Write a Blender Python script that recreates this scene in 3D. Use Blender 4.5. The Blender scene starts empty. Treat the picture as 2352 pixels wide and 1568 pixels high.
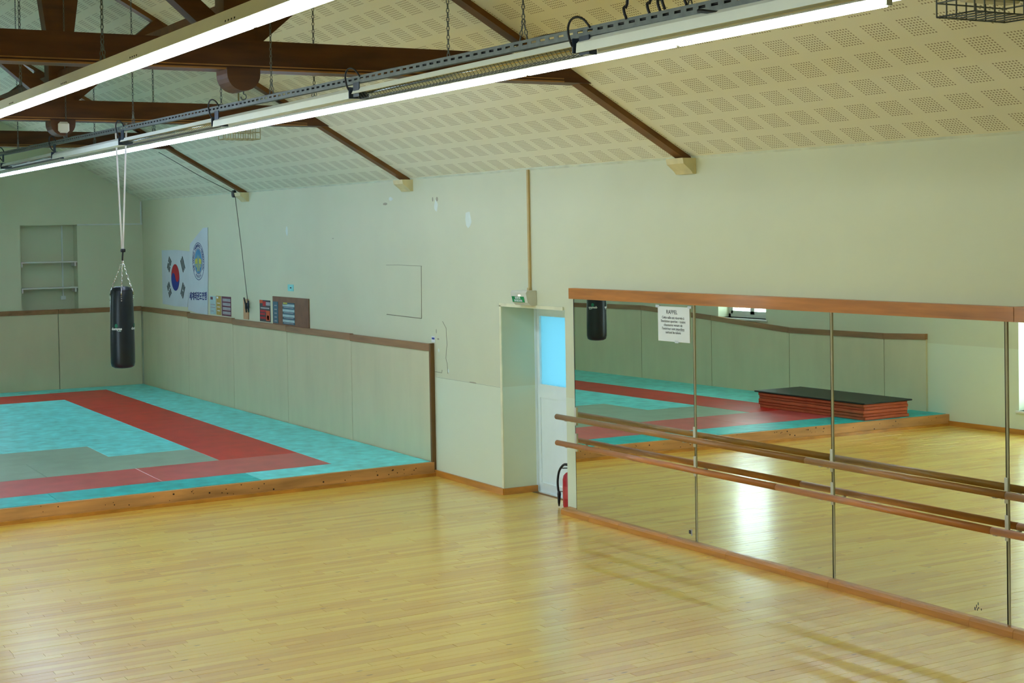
import bpy, bmesh, math, random
from mathutils import Vector, Matrix
random.seed(7)
SC = bpy.context.scene
COL = SC.collection
PI = math.pi

# ------------------------------------------------------------------ camera
CAM_H = 2.5652
YAW, PITCH, ROLL = 0.51979, -0.014208, -0.017446
def camera():
    cd = bpy.data.cameras.new('camera'); co = bpy.data.objects.new('camera', cd); COL.objects.link(co)
    cy, sy = math.cos(YAW), math.sin(YAW)
    fwd = Vector((sy*math.cos(PITCH), cy*math.cos(PITCH), math.sin(PITCH)))
    right = Vector((cy, -sy, 0)); up = right.cross(fwd)
    r = right*math.cos(ROLL) + up*math.sin(ROLL); u = -right*math.sin(ROLL) + up*math.cos(ROLL)
    b = -fwd
    co.matrix_world = Matrix(((r.x, u.x, b.x, 0), (r.y, u.y, b.y, 0), (r.z, u.z, b.z, CAM_H), (0, 0, 0, 1)))
    cd.sensor_width = 36; cd.lens = 3514.7/2352*36
    cd.shift_x = 0; cd.shift_y = -(784-581.71)/2352
    cd.clip_start = .05; cd.clip_end = 200
    SC.camera = co
camera()

# ------------------------------------------------------------------ world, daylight, exposure
SC.view_settings.view_transform = 'Standard'; SC.view_settings.look = 'None'
SC.view_settings.gamma = 1; SC.view_settings.use_curve_mapping = False
SC.view_settings.exposure = 0.24
W = bpy.data.worlds.new('sky'); SC.world = W; W.use_nodes = True
bg = W.node_tree.nodes['Background']; bg.inputs[0].default_value = (.70, .88, 1, 1); bg.inputs[1].default_value = 9.5
SC.cycles.max_bounces = 8; SC.cycles.diffuse_bounces = 4; SC.cycles.glossy_bounces = 5
SC.cycles.adaptive_threshold = 0.015
SC.cycles.sample_clamp_indirect = 0
SC.cycles.blur_glossy = 0.1
TUBE_E = 31.0                                  # strength of the fluorescent tubes
TUBE_C = (.80, 1.0, 1.42, 1)                     # cool tubes over the mats
TUBE_C2 = (.86, 1.0, 1.0, 1)                    # warmer tubes over the dance floor

# ------------------------------------------------------------------ materials
def lin(c):
    return tuple(((v/255/12.92) if v/255 <= .04045 else ((v/255+.055)/1.055)**2.4) for v in c) + (1,)
MATS = {}
def mat(name, c, rough=.6, metal=0, var=.06, scale=6, bump=0, spec=.4, stretch=(1, 1, 1), coat=0, c2=None):
    m = bpy.data.materials.new(name); m.use_nodes = True; N = m.node_tree.nodes; L = m.node_tree.links
    p = N['Principled BSDF']; p.inputs['Roughness'].default_value = rough; p.inputs['Metallic'].default_value = metal
    p.inputs['Specular IOR Level'].default_value = spec
    p.inputs['Coat Weight'].default_value = coat; p.inputs['Coat Roughness'].default_value = .12
    tc = N.new('ShaderNodeTexCoord'); mp = N.new('ShaderNodeMapping'); mp.inputs['Scale'].default_value = stretch
    L.new(tc.outputs['Object'], mp.inputs[0])
    nz = N.new('ShaderNodeTexNoise'); nz.inputs['Scale'].default_value = scale; nz.inputs['Detail'].default_value = 4
    L.new(mp.outputs[0], nz.inputs['Vector'])
    a = lin(c); b = lin(c2) if c2 else tuple(x*(1-var*3) for x in a[:3]) + (1,)
    cr = N.new('ShaderNodeMix'); cr.data_type = 'RGBA'
    cr.inputs[6].default_value = tuple(min(1, x*(1+var)) for x in a[:3]) + (1,); cr.inputs[7].default_value = b
    rr = N.new('ShaderNodeMapRange'); rr.inputs[1].default_value = .3; rr.inputs[2].default_value = .75
    L.new(nz.outputs[0], rr.inputs[0]); L.new(rr.outputs[0], cr.inputs[0]); L.new(cr.outputs[2], p.inputs['Base Color'])
    if bump:
        bp = N.new('ShaderNodeBump'); bp.inputs['Strength'].default_value = bump; bp.inputs['Distance'].default_value = .01
        L.new(nz.outputs[0], bp.inputs['Height']); L.new(bp.outputs[0], p.inputs['Normal'])
    m['mix'] = 1
    MATS[name] = m; return m
def emis(name, c, s):
    m = bpy.data.materials.new(name); m.use_nodes = True; N = m.node_tree.nodes; p = N['Principled BSDF']
    p.inputs['Emission Color'].default_value = c; p.inputs['Emission Strength'].default_value = s
    p.inputs['Base Color'].default_value = (.8, .8, .8, 1); return m

M_wall = mat('wall paint', (214, 217, 184), .55, var=.015, scale=1.3, bump=.05)
# the lower band of the wall has been repainted a little lighter
def band(m, z):
    N = m.node_tree.nodes; L = m.node_tree.links; p = N['Principled BSDF']
    src = p.inputs['Base Color'].links[0].from_socket
    g = N.new('ShaderNodeNewGeometry'); s = N.new('ShaderNodeSeparateXYZ'); L.new(g.outputs['Position'], s.inputs[0])
    c = N.new('ShaderNodeMath'); c.operation = 'LESS_THAN'; c.inputs[1].default_value = z; L.new(s.outputs[2], c.inputs[0])
    mx = N.new('ShaderNodeMix'); mx.data_type = 'RGBA'; mx.inputs[7].default_value = lin((220, 228, 200))
    L.new(c.outputs[0], mx.inputs[0]); L.new(src, mx.inputs[6]); L.new(mx.outputs[2], p.inputs['Base Color'])
band(M_wall, 1.05)
M_trim = mat('varnished softwood', (200, 134, 52), .38, var=.12, scale=5, stretch=(1, .3, 3), coat=.3)
M_barre = mat('varnished pine barre', (200, 126, 66), .35, var=.12, scale=5, stretch=(3, .3, 3), coat=.3)
M_beam = mat('dark stained timber', (88, 52, 18), .5, var=.16, scale=4, stretch=(.5, 3, 3))
M_beam2 = mat('pale timber batten', (160, 114, 62), .5, var=.1)
M_raft = mat('brown stained rafter', (118, 78, 30), .5, var=.14, scale=4)
M_cap = mat('capping wood', (162, 120, 78), .5, var=.12, scale=3, stretch=(2, .4, 4))
M_pad = mat('woven wall covering', (214, 208, 170), .8, var=.02, scale=2.2, stretch=(1.5, 2, .5))
M_white = mat('white enamel', (226, 232, 224), .35, var=.02)
M_cream = mat('cream enamel', (224, 224, 214), .4, var=.02)
M_plast = mat('off white plastic', (214, 214, 196), .4, var=.02)
M_steel = mat('galvanised steel', (104, 112, 110), .5, metal=.35, var=.1, scale=20)
M_dark = mat('dark gap', (26, 26, 24), .8)
M_navy = mat('dark blue steel', (28, 44, 62), .45)
M_black = mat('black rubber', (22, 24, 26), .5)
M_chrome = mat('bright metal', (200, 200, 195), .2, metal=1, var=.05)
M_doorw = mat('white door paint', (238, 250, 250), .35, var=.01)
M_teal = mat('teal vinyl', (122, 248, 242), .42, var=.10, scale=7, bump=.03)
M_teal2 = mat('deeper teal vinyl', (16, 196, 192), .38, var=.12, scale=7, bump=.03)
M_red = mat('red vinyl', (218, 48, 40), .4, var=.06, scale=4, bump=.03)
M_red2 = mat('faded red vinyl', (214, 92, 92), .3, var=.06, scale=4, bump=.03)
M_grey = mat('grey green vinyl', (160, 190, 168), .3, var=.05, scale=4, bump=.03)
M_orange = mat('orange foam mat', (196, 92, 54), .6, var=.14, scale=5, stretch=(1, 1, 8))
M_blackmat = mat('black mat', (34, 42, 36), .45)
M_kerb = mat('kerb softwood', (206, 148, 86), .45, var=.14, scale=4, stretch=(.4, 3, 3))
M_bag = mat('black leatherette', (9, 24, 34), .36, var=.1, scale=12, spec=.5)
M_webb = mat('white webbing', (214, 210, 200), .8)
M_paper = mat('white paper', (232, 238, 236), .7, var=.01)
M_cloth = mat('white cloth', (206, 216, 220), .8, var=.03, scale=2)
M_ink = mat('dark ink', (52, 58, 66), .7)
M_navyink = mat('navy print', (40, 50, 120), .7)
M_flagred = mat('flag red', (186, 38, 42), .7)
M_flagblue = mat('flag blue', (36, 60, 146), .7)
M_flagblack = mat('flag black', (36, 48, 40), .7)
M_globe = mat('sky blue print', (84, 150, 196), .7)
M_yellow = mat('yellow print', (206, 204, 92), .7)
M_green = mat('sign green', (30, 150, 84), .4)
M_logo = mat('logo green', (34, 120, 90), .5)
M_hard = mat('brown hardboard', (128, 88, 58), .6, var=.08)
M_ply = mat('pale plywood', (204, 160, 116), .6)
M_ext = mat('red enamel', (176, 24, 34), .3)
M_slab = mat('bare screed', (150, 110, 60), .7)
M_seal = mat('grey seal strip', (170, 164, 128), .5)
M_crack = mat('plaster crack', (150, 146, 120), .8)
M_patch = mat('whiter filler', (226, 236, 224), .7)
M_leaf = mat('dark foliage', (52, 96, 60), .7, var=.2)
M_tube = emis('cool fluorescent tube', TUBE_C, TUBE_E)
M_tube2 = emis('warm fluorescent tube', TUBE_C2, TUBE_E*.68)
M_tube3 = emis('dimmed fluorescent tube', TUBE_C, TUBE_E*.62)  # far tubes set weaker to darken the far end of the room
def tube_mat(y): return M_tube2 if y < 10 else (M_tube if y < 15.5 else M_tube3)
M_orangeprint = mat('orange print', (212, 92, 48), .7)
M_blueprint = mat('blue grey print', (72, 108, 122), .7)
M_plum = mat('plum print', (110, 62, 76), .7)
M_ochre = mat('ochre print', (188, 158, 76), .7)
M_cyan = mat('pale cyan sticker', (140, 226, 220), .6)

def mirror_mat():
    m = bpy.data.materials.new('silvered mirror'); m.use_nodes = True; N = m.node_tree.nodes; L = m.node_tree.links
    p = N['Principled BSDF']; p.inputs['Metallic'].default_value = 1; p.inputs['Roughness'].default_value = 0
    p.inputs['Base Color'].default_value = (.90, .94, .80, 1); return m
M_mirror = mirror_mat()
def glass_mat(name, c, rough, tr=1.0):
    m = bpy.data.materials.new(name); m.use_nodes = True; N = m.node_tree.nodes; L = m.node_tree.links
    N.remove(N['Principled BSDF']); out = N['Material Output']
    t = N.new('ShaderNodeBsdfTranslucent' if rough else 'ShaderNodeBsdfTransparent'); t.inputs[0].default_value = c
    g = N.new('ShaderNodeBsdfGlossy'); g.inputs['Roughness'].default_value = .05 if not rough else .25
    mx = N.new('ShaderNodeMixShader'); mx.inputs[0].default_value = .06
    L.new(t.outputs[0], mx.inputs[1]); L.new(g.outputs[0], mx.inputs[2]); L.new(mx.outputs[0], out.inputs[0]); return m
M_glass = glass_mat('clear pane', (.95, .98, 1, 1), 0)
M_frost = glass_mat('frosted pane', (.175, .30, .33, 1), .3)

def plank_mat():
    m = bpy.data.materials.new('varnished maple strips'); m.use_nodes = True; N = m.node_tree.nodes; L = m.node_tree.links
    p = N['Principled BSDF']
    at = N.new('ShaderNodeAttribute'); at.attribute_name = 'tone'; at.attribute_type = 'GEOMETRY'
    geo = N.new('ShaderNodeNewGeometry'); mp = N.new('ShaderNodeMapping'); mp.inputs['Scale'].default_value = (1.6, 26, 1)
    L.new(geo.outputs['Position'], mp.inputs[0])
    nz = N.new('ShaderNodeTexNoise'); nz.inputs['Scale'].default_value = 2.2; nz.inputs['Detail'].default_value = 5
    L.new(mp.outputs[0], nz.inputs['Vector'])
    cr = N.new('ShaderNodeValToRGB'); e = cr.color_ramp.elements
    e[0].position = 0; e[0].color = lin((220, 156, 46)); e[1].position = 1; e[1].color = lin((250, 216, 90))
    x = e.new(.45); x.color = lin((238, 188, 64))
    ad = N.new('ShaderNodeMath'); ad.operation = 'MULTIPLY_ADD'; ad.inputs[1].default_value = .55
    L.new(nz.outputs[0], ad.inputs[0])
    md = N.new('ShaderNodeMath'); md.operation = 'MULTIPLY_ADD'; md.inputs[1].default_value = .62; md.inputs[2].default_value = -.06
    L.new(at.outputs['Fac'], md.inputs[0]); L.new(md.outputs[0], ad.inputs[2]); L.new(ad.outputs[0], cr.inputs[0])
    # knots and dark flecks
    mp2 = N.new('ShaderNodeMapping'); mp2.inputs['Scale'].default_value = (3.2, 9, 1); L.new(geo.outputs['Position'], mp2.inputs[0])
    vo = N.new('ShaderNodeTexVoronoi'); vo.inputs['Scale'].default_value = 1.0; L.new(mp2.outputs[0], vo.inputs['Vector'])
    rg = N.new('ShaderNodeMapRange'); rg.inputs[1].default_value = .03; rg.inputs[2].default_value = .09
    L.new(vo.outputs['Distance'], rg.inputs[0])
    mx = N.new('ShaderNodeMix'); mx.data_type = 'RGBA'; mx.inputs[6].default_value = lin((120, 80, 40))
    rc = N.new('ShaderNodeMath'); rc.operation = 'MAXIMUM'; rc.inputs[1].default_value = .35
    L.new(rg.outputs[0], rc.inputs[0]); L.new(rc.outputs[0], mx.inputs[0]); L.new(cr.outputs[0], mx.inputs[7])
    L.new(mx.outputs[2], p.inputs['Base Color'])
    p.inputs['Specular IOR Level'].default_value = .9; p.inputs['Roughness'].default_value = .34; p.inputs['Coat Weight'].default_value = .9; p.inputs['Coat Roughness'].default_value = .21
    bp = N.new('ShaderNodeBump'); bp.inputs['Strength'].default_value = .05; bp.inputs['Distance'].default_value = .01
    L.new(nz.outputs[0], bp.inputs['Height']); L.new(bp.outputs[0], p.inputs['Normal'])
    return m
M_plank = plank_mat()

def ceiling_mat():
    # perforated plasterboard: blocks of 8 x 7 small holes, laid out in metres along u (eaves) and v (slope)
    m = bpy.data.materials.new('perforated plasterboard'); m.use_nodes = True; N = m.node_tree.nodes; L = m.node_tree.links
    p = N['Principled BSDF']; p.inputs['Roughness'].default_value = .75
    uv = N.new('ShaderNodeUVMap'); s = N.new('ShaderNodeSeparateXYZ'); L.new(uv.outputs[0], s.inputs[0])
    def mth(op, a, b=None, c=None):
        n = N.new('ShaderNodeMath'); n.operation = op
        for i, v in enumerate((a, b, c)):
            if v is None: continue
            if isinstance(v, (int, float)): n.inputs[i].default_value = v
            else: L.new(v, n.inputs[i])
        return n.outputs[0]
    def cell(src, pitch, block, holes):
        f = mth('MULTIPLY', mth('FRACT', mth('DIVIDE', src, pitch)), pitch)
        inside = mth('LESS_THAN', f, block)
        q = mth('SUBTRACT', mth('FRACT', mth('DIVIDE', f, block/holes)), .5)
        return inside, mth('MULTIPLY', q, block/holes)
    iu, qu = cell(s.outputs[0], .2926, .194, 8)
    vv = mth('SUBTRACT', s.outputs[1], mth('MULTIPLY', mth('GREATER_THAN', s.outputs[1], 1.36), .133))
    iv, qv = cell(vv, .267, .184, 8)
    d = mth('SQRT', mth('ADD', mth('MULTIPLY', qu, qu), mth('MULTIPLY', qv, qv)))
    hole = mth('MULTIPLY', mth('MULTIPLY', iu, iv), mth('LESS_THAN', d, .0063))
    mx = N.new('ShaderNodeMix'); mx.data_type = 'RGBA'; L.new(hole, mx.inputs[0])
    nz = N.new('ShaderNodeTexNoise'); nz.inputs['Scale'].default_value = .8
    c2 = N.new('ShaderNodeMix'); c2.data_type = 'RGBA'; c2.inputs[6].default_value = lin((236, 236, 212)); c2.inputs[7].default_value = lin((230, 229, 203))
    L.new(nz.outputs[0], c2.inputs[0]); L.new(c2.outputs[2], mx.inputs[6]); mx.inputs[7].default_value = lin((152, 142, 112))
    L.new(mx.outputs[2], p.inputs['Base Color']); return m
M_ceil = ceiling_mat()

# ------------------------------------------------------------------ mesh helpers
def box(bm, x0, x1, y0, y1, z0, z1, bev=0):
    vs = [bm.verts.new(p) for p in ((x0, y0, z0), (x1, y0, z0), (x1, y1, z0), (x0, y1, z0), (x0, y0, z1), (x1, y0, z1), (x1, y1, z1), (x0, y1, z1))]
    fs = [bm.faces.new([vs[i] for i in f]) for f in ((0, 3, 2, 1), (4, 5, 6, 7), (0, 1, 5, 4), (1, 2, 6, 5), (2, 3, 7, 6), (3, 0, 4, 7))]
    if bev:
        es = list({e for f in fs for e in f.edges}); bmesh.ops.bevel(bm, geom=es, offset=bev, segments=1, affect='EDGES')
    return vs
def hexa(bm, P):
    # eight corner points: bottom loop, top loop
    vs = [bm.verts.new(p) for p in P]
    for f in ((0, 3, 2, 1), (4, 5, 6, 7), (0, 1, 5, 4), (1, 2, 6, 5), (2, 3, 7, 6), (3, 0, 4, 7)): bm.faces.new([vs[i] for i in f])
    return vs
def prism(bm, A, B):
    # two matching loops of points, closed
    a = [bm.verts.new(p) for p in A]; b = [bm.verts.new(p) for p in B]; n = len(a)
    bm.faces.new(a[::-1]); bm.faces.new(b)
    for i in range(n): bm.faces.new((a[i], a[(i+1) % n], b[(i+1) % n], b[i]))
def bar(bm, p0, p1, w, t, up=(0, 0, 1)):
    # rectangular bar from p0 to p1, w across, t along up
    p0, p1 = Vector(p0), Vector(p1); d = (p1-p0).normalized(); s = d.cross(Vector(up)).normalized(); u = s.cross(d)
    A = [p0+s*a*w/2+u*b*t/2 for a, b in ((-1, -1), (1, -1), (1, 1), (-1, 1))]; B = [q+(p1-p0) for q in A]
    prism(bm, A, B)
def tube(bm, pts, r, n=8, caps=True):
    pts = [Vector(p) for p in pts]; rings = []; prev = None
    rr = r if isinstance(r, (list, tuple)) else [r]*len(pts)
    for i, p in enumerate(pts):
        d = (pts[min(i+1, len(pts)-1)] - pts[max(i-1, 0)]).normalized()
        if prev is None: a = d.orthogonal().normalized()
        else: a = (prev - d*prev.dot(d)).normalized()
        prev = a; b = d.cross(a)
        rings.append([bm.verts.new(p + (a*math.cos(2*PI*k/n) + b*math.sin(2*PI*k/n))*rr[i]) for k in range(n)])
    for i in range(len(rings)-1):
        for k in range(n):
            f = bm.faces.new((rings[i][k], rings[i][(k+1) % n], rings[i+1][(k+1) % n], rings[i+1][k])); f.smooth = True
    if caps: bm.faces.new(rings[0][::-1]); bm.faces.new(rings[-1])
def curve(pts, n=5):
    P = [Vector(p) for p in pts]; P = [P[0]*2-P[1]] + P + [P[-1]*2-P[-2]]; out = []
    for i in range(1, len(P)-2):
        a, b_, c, d = P[i-1:i+3]
        for k in range(n):
            t = k/n; out.append(.5*((2*b_)+(c-a)*t+(2*a-5*b_+4*c-d)*t*t+(3*b_-a-3*c+d)*t**3))
    return out+[P[-2]]
def lathe(bm, c, prof, n=24):
    rings = []
    for r, z in prof:
        rings.append([bm.verts.new((c[0]+r*math.cos(2*PI*k/n), c[1]+r*math.sin(2*PI*k/n), c[2]+z)) for k in range(n)])
    for i in range(len(rings)-1):
        for k in range(n):
            f = bm.faces.new((rings[i][k], rings[i][(k+1) % n], rings[i+1][(k+1) % n], rings[i+1][k])); f.smooth = True
    bm.faces.new(rings[0][::-1]); bm.faces.new(rings[-1])
def chain_bm(bm, p0, p1, link=.036, w=.017, r=.0034):
    p0, p1 = Vector(p0), Vector(p1); L_ = (p1-p0).length; n = max(2, int(L_/(link*.78))); d = (p1-p0)/L_
    a = d.orthogonal().normalized(); b = d.cross(a)
    for i in range(n):
        c = p0 + d*(i+.5)*L_/n; s = a if i % 2 else b
        loop = []
        for k in range(8):
            t = 2*PI*k/8; loop.append(c + d*math.cos(t)*link/2 + s*math.sin(t)*w/2)
        o = d.cross(s); rings = []
        for k, q in enumerate(loop):
            rad = (q-c).normalized(); rings.append([bm.verts.new(q + rad*r), bm.verts.new(q + o*r), bm.verts.new(q - rad*r), bm.verts.new(q - o*r)])
        for k in range(8):
            for j in range(4): bm.faces.new((rings[k][j], rings[k][(j+1) % 4], rings[(k+1) % 8][(j+1) % 4], rings[(k+1) % 8][j]))

SHRINK = [1.0]                                  # the heater line was measured at 5/4 of its distance; its builder works in that scale
def shr(p): k = SHRINK[0]; return Vector((p[0]*k, p[1]*k, CAM_H+(p[2]-CAM_H)*k))
WL = {}                                        # world position of every object's origin
def obj(name, bm, m, parent=None, label=None, cat=None, group=None, kind=None, loc=None):
    bmesh.ops.recalc_face_normals(bm, faces=bm.faces[:])
    if SHRINK[0] != 1:
        for v in bm.verts: v.co = shr(v.co)
    if loc is None:
        xs = [v.co for v in bm.verts]
        loc = Vector(((min(v.x for v in xs)+max(v.x for v in xs))/2, (min(v.y for v in xs)+max(v.y for v in xs))/2, min(v.z for v in xs)))
    if kind == 'structure': loc = Vector((0, 0, 0))
    loc = Vector(loc); bmesh.ops.translate(bm, vec=-loc, verts=bm.verts[:])
    me = bpy.data.meshes.new(name); bm.to_mesh(me); bm.free()
    for x in (m if isinstance(m, (list, tuple)) else [m]): me.materials.append(x)
    o = bpy.data.objects.new(name, me); COL.objects.link(o)
    if parent is not None: o.parent = parent; o.location = loc - WL[parent.name]
    else: o.location = loc
    WL[o.name] = loc
    tag(o, label, cat, group, kind); return o
def tag(o, label=None, cat=None, group=None, kind=None):
    if label: o['label'] = label
    if cat: o['category'] = cat
    if group: o['group'] = group
    if kind: o['kind'] = kind
def thing(name, loc, label, cat, group=None):
    loc = shr(loc)
    o = bpy.data.objects.new(name, None); COL.objects.link(o); o.location = loc; o.empty_display_size = .1
    WL[o.name] = Vector(loc); tag(o, label, cat, group); return o
def new(): return bmesh.new()
ORD = ['first', 'second', 'third', 'fourth', 'fifth', 'sixth', 'seventh', 'eighth', 'ninth', 'tenth', 'eleventh', 'twelfth', 'thirteenth', 'fourteenth', 'fifteenth']

# plan of the room (metres): x across, y along, camera above the origin
XR, XL, YF, YB = 7.3, -.3, 25.1, -2.5
RIDGE_X, RIDGE_Z = 3.58, 5.29
def xw(y): return XR + .02*max(0., 12.43-y)     # the right-hand wall kinks slightly at the door
def eave(y): return 3.13 + .0038*(y-8)
PLAT = .15

# ------------------------------------------------------------------ room shell
# right wall with the door recess (y 11.83 .. 12.99)
b = new(); T = .62
def wseg(b, y0, y1, z0, z1):
    hexa(b, [(xw(y0), y0, z0), (XR+T, y0, z0), (XR+T, y1, z0), (xw(y1), y1, z0), (xw(y0), y0, z1), (XR+T, y0, z1), (XR+T, y1, z1), (xw(y1), y1, z1)])
wseg(b, 12.99, YF+.4, -.1, 3.22); wseg(b, 11.83, 12.43, 1.845, 3.2); wseg(b, 12.43, 12.99, 1.845, 3.2); wseg(b, YB-.4, 11.83, -.1, 3.16)
wall_right = obj('wall_right', b, M_wall, kind='structure')
# far gable wall with shelf niche x 5.325..6.225, z 1.3..2.8 and a window outside the frame to the left
def holed(b, y0, y1, holes, zt, x0=XL-.4, x1=XR+.6, axis='x'):
    xs = sorted({x0, x1} | {v for h_ in holes for v in h_[:2]})
    for i in range(len(xs)-1):
        a, c = xs[i], xs[i+1]; mid = (a+c)/2
        hs = sorted([h_ for h_ in holes if h_[0] <= mid <= h_[1]], key=lambda q: q[2]); z = -.1
        for h_ in hs:
            if h_[2] > z: (box(b, a, c, y0, y1, z, h_[2]) if axis == 'x' else box(b, y0, y1, a, c, z, h_[2]))
            z = h_[3]
        (box(b, a, c, y0, y1, z, zt) if axis == 'x' else box(b, y0, y1, a, c, z, zt))
NICHE = (5.325, 6.225, 1.3, 2.8); WIN3 = (2.9, 4.5, 1.6, 2.9)
b = new(); holed(b, YF, YF+.28, [NICHE, WIN3], 3.0); box(b, NICHE[0]-.1, NICHE[1]+.1, YF+.26, YF+.4, 1.2, 2.9)
GB = [(XL-.4, 3.0), (XR+.6, 3.0), (XR+.6, 3.3), (RIDGE_X, 5.6), (XL-.4, 3.3)]
prism(b, [(p[0], YF, p[1]) for p in GB], [(p[0], YF+.28, p[1]) for p in GB])
wall_far = obj('wall_far', b, M_wall, kind='structure')
W1 = (17.62, 18.72, 1.23, 2.5); W2 = (11.55, 12.98, .29, 2.35)
b = new(); holed(b, XL-.4, XL, [W1, W2], 3.1, x0=YB-.4, x1=YF+.3, axis='y')
wall_left = obj('wall_left', b, M_wall, kind='structure')
b = new(); box(b, XL-.4, XR+.6, YB-.3, YB, -.1, 3.0)
prism(b, [(p[0], YB-.3, p[1]) for p in GB], [(p[0], YB, p[1]) for p in GB])
wall_back = obj('wall_back', b, M_wall, kind='structure')

# ceiling: two slopes of perforated board
def ceil_side(name, right):
    b = new(); uvl = b.loops.layers.uv.new('UVMap')
    ys = [YB-.2, 2.0, 5.0, 9.98, 15.0, 20.1, YF+.2]
    for i in range(len(ys)-1):
        y0, y1 = ys[i], ys[i+1]
        if right:
            e0 = Vector((xw(y0), y0, eave(y0))); e1 = Vector((xw(y1), y1, eave(y1)))
        else:
            e0 = Vector((XL, y0, eave(y0)-.08)); e1 = Vector((XL, y1, eave(y1)-.08))
        r0 = Vector((RIDGE_X, y0, RIDGE_Z)); r1 = Vector((RIDGE_X, y1, RIDGE_Z))
        vs = [b.verts.new(p) for p in (e0, e1, r1, r0)]; f = b.faces.new(vs)
        up = [b.verts.new(p+Vector((0, 0, .16))) for p in (e0, e1, r1, r0)]
        b.faces.new(up[::-1]); b.faces.new((vs[0], vs[3], up[3], up[0])); b.faces.new((vs[1], up[1], up[2], vs[2])); b.faces.new((vs[0], up[0], up[1], vs[1])); b.faces.new((vs[3], vs[2], up[2], up[3]))
        slope = (r0-e0).length
        fu = (lambda y: y-7.256) if y1 <= 10 else (lambda y: (y-10.068)*.2926/.297)
        for l, (u, v) in zip(f.loops, ((fu(y0), 0.0), (fu(y1), 0.0), (fu(y1), slope), (fu(y0), slope))):
            l[uvl].uv = (u+29.26, v-.0325)
    return obj(name, b, M_ceil, kind='structure')
ceil_side('ceiling', True); ceil_side('ceiling', False)
# eaves fillet
b = new()
for y0, y1 in ((12.43, YF), (YB, 12.43)):
    prism(b, [(xw(y0), y0, eave(y0)-.012), (xw(y0), y0, eave(y0)+.02), (xw(y0)-.010, y0, eave(y0)+.004)], [(xw(y1), y1, eave(y1)-.012), (xw(y1), y1, eave(y1)+.02), (xw(y1)-.010, y1, eave(y1)+.004)])
obj('trim_1', b, mat('eaves filler', (216, 222, 196), .6), kind='structure')

# floor: sub floor slab and hardwood strips
b = new(); box(b, XL-.3, XR+.6, YB-.3, YF+.4, -.2, -.012)
floor = obj('floor', b, M_slab, kind='structure')
SW = .0715
def plank_mesh(b, lay, x0, x1, y0, y1, tone):
    g = .0005; c = .0008; dz = random.uniform(-.00025, .00025); tx = random.uniform(-.0006, .0006); ty = random.uniform(-.00016, .00016)
    sk = .034                                    # the strips run a touch out of square with the walls
    def P(x, y, z): return (x, y + sk*(x-3.6), z)
    x0 += g; x1 -= g; y0 += g; y1 -= g
    A = [P(x0, y0, -.0115), P(x1, y0, -.0115), P(x1, y1, -.0115), P(x0, y1, -.0115)]
    B = [P(x0, y0, -.001), P(x1, y0, -.001), P(x1, y1, -.001), P(x0, y1, -.001)]
    C_ = [P(x0+c, y0+c, dz-tx-ty), P(x1-c, y0+c, dz+tx-ty), P(x1-c, y1-c, dz+tx+ty), P(x0+c, y1-c, dz-tx+ty)]
    a = [b.verts.new(p) for p in A]; m_ = [b.verts.new(p) for p in B]; t = [b.verts.new(p) for p in C_]
    fs = [b.faces.new(t)]
    for lo, hi in ((a, m_), (m_, t)):
        for i in range(4): fs.append(b.faces.new((lo[i], lo[(i+1) % 4], hi[(i+1) % 4], hi[i])))
    for f in fs:
        for v in f.verts: v[lay] = tone
planks = []
y = 3.0; row = 0
while y < 14.62:
    x = XL - random.uniform(0, .9)
    while x < 7.55:
        L_ = random.choice((.42, .5, .62, .75, .9, 1.05)); x0, x1 = max(x, XL-.02), min(x+L_, 7.6)
        if x1-x0 > .04: planks.append((x0, x1, y, y+SW))
        x += L_
    y += SW; row += 1
def near(p):
    xm, ym = (p[0]+p[1])/2, (p[2]+p[3])/2
    fw = xm*math.sin(YAW)+ym*math.cos(YAW); sd = xm*math.cos(YAW)-ym*math.sin(YAW)
    px = 1176+3514.7*sd/fw; py = 560+3514.7*CAM_H/fw
    if not (0 < px < 2352 and py < 1600 and xm < 7.25): return 1e9
    return fw*fw/(p[1]-p[0])
planks.sort(key=near)
rest = new(); rl = rest.verts.layers.float.new('tone')
for i, p in enumerate(planks):
    t = random.random()
    if i < 300:
        b = new(); l = b.verts.layers.float.new('tone'); plank_mesh(b, l, *p, t); obj('plank', b, M_plank, floor)
    else: plank_mesh(rest, rl, *p, t)
for x0 in range(-1, 8):                          # the strips behind the camera, wide apart from anything seen
    plank_mesh(rest, rl, max(x0, XL), min(x0+1, 7.6), YB+.1, 2.99, .5)
o = obj('planking', rest, M_plank, floor, kind='stuff')

# ------------------------------------------------------------------ skirting
def skirt(name, path, hgt=.062, th=.022, m=M_trim):
    b = new()
    for (x0, y0), (x1, y1) in zip(path[:-1], path[1:]):
        bar(b, (x0, y0, hgt/2), (x1, y1, hgt/2), th, hgt)
    return obj(name, b, m, kind='structure')
skirt('baseboard_right', [(XR-.011, 14.5), (XR-.011, 12.975), (XR+.37, 12.975)])
skirt('baseboard_left', [(XL+.011, YB), (XL+.011, 14.1)])
skirt('baseboard_back', [(XL, YB+.011), (XR+.25, YB+.011)])

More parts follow.
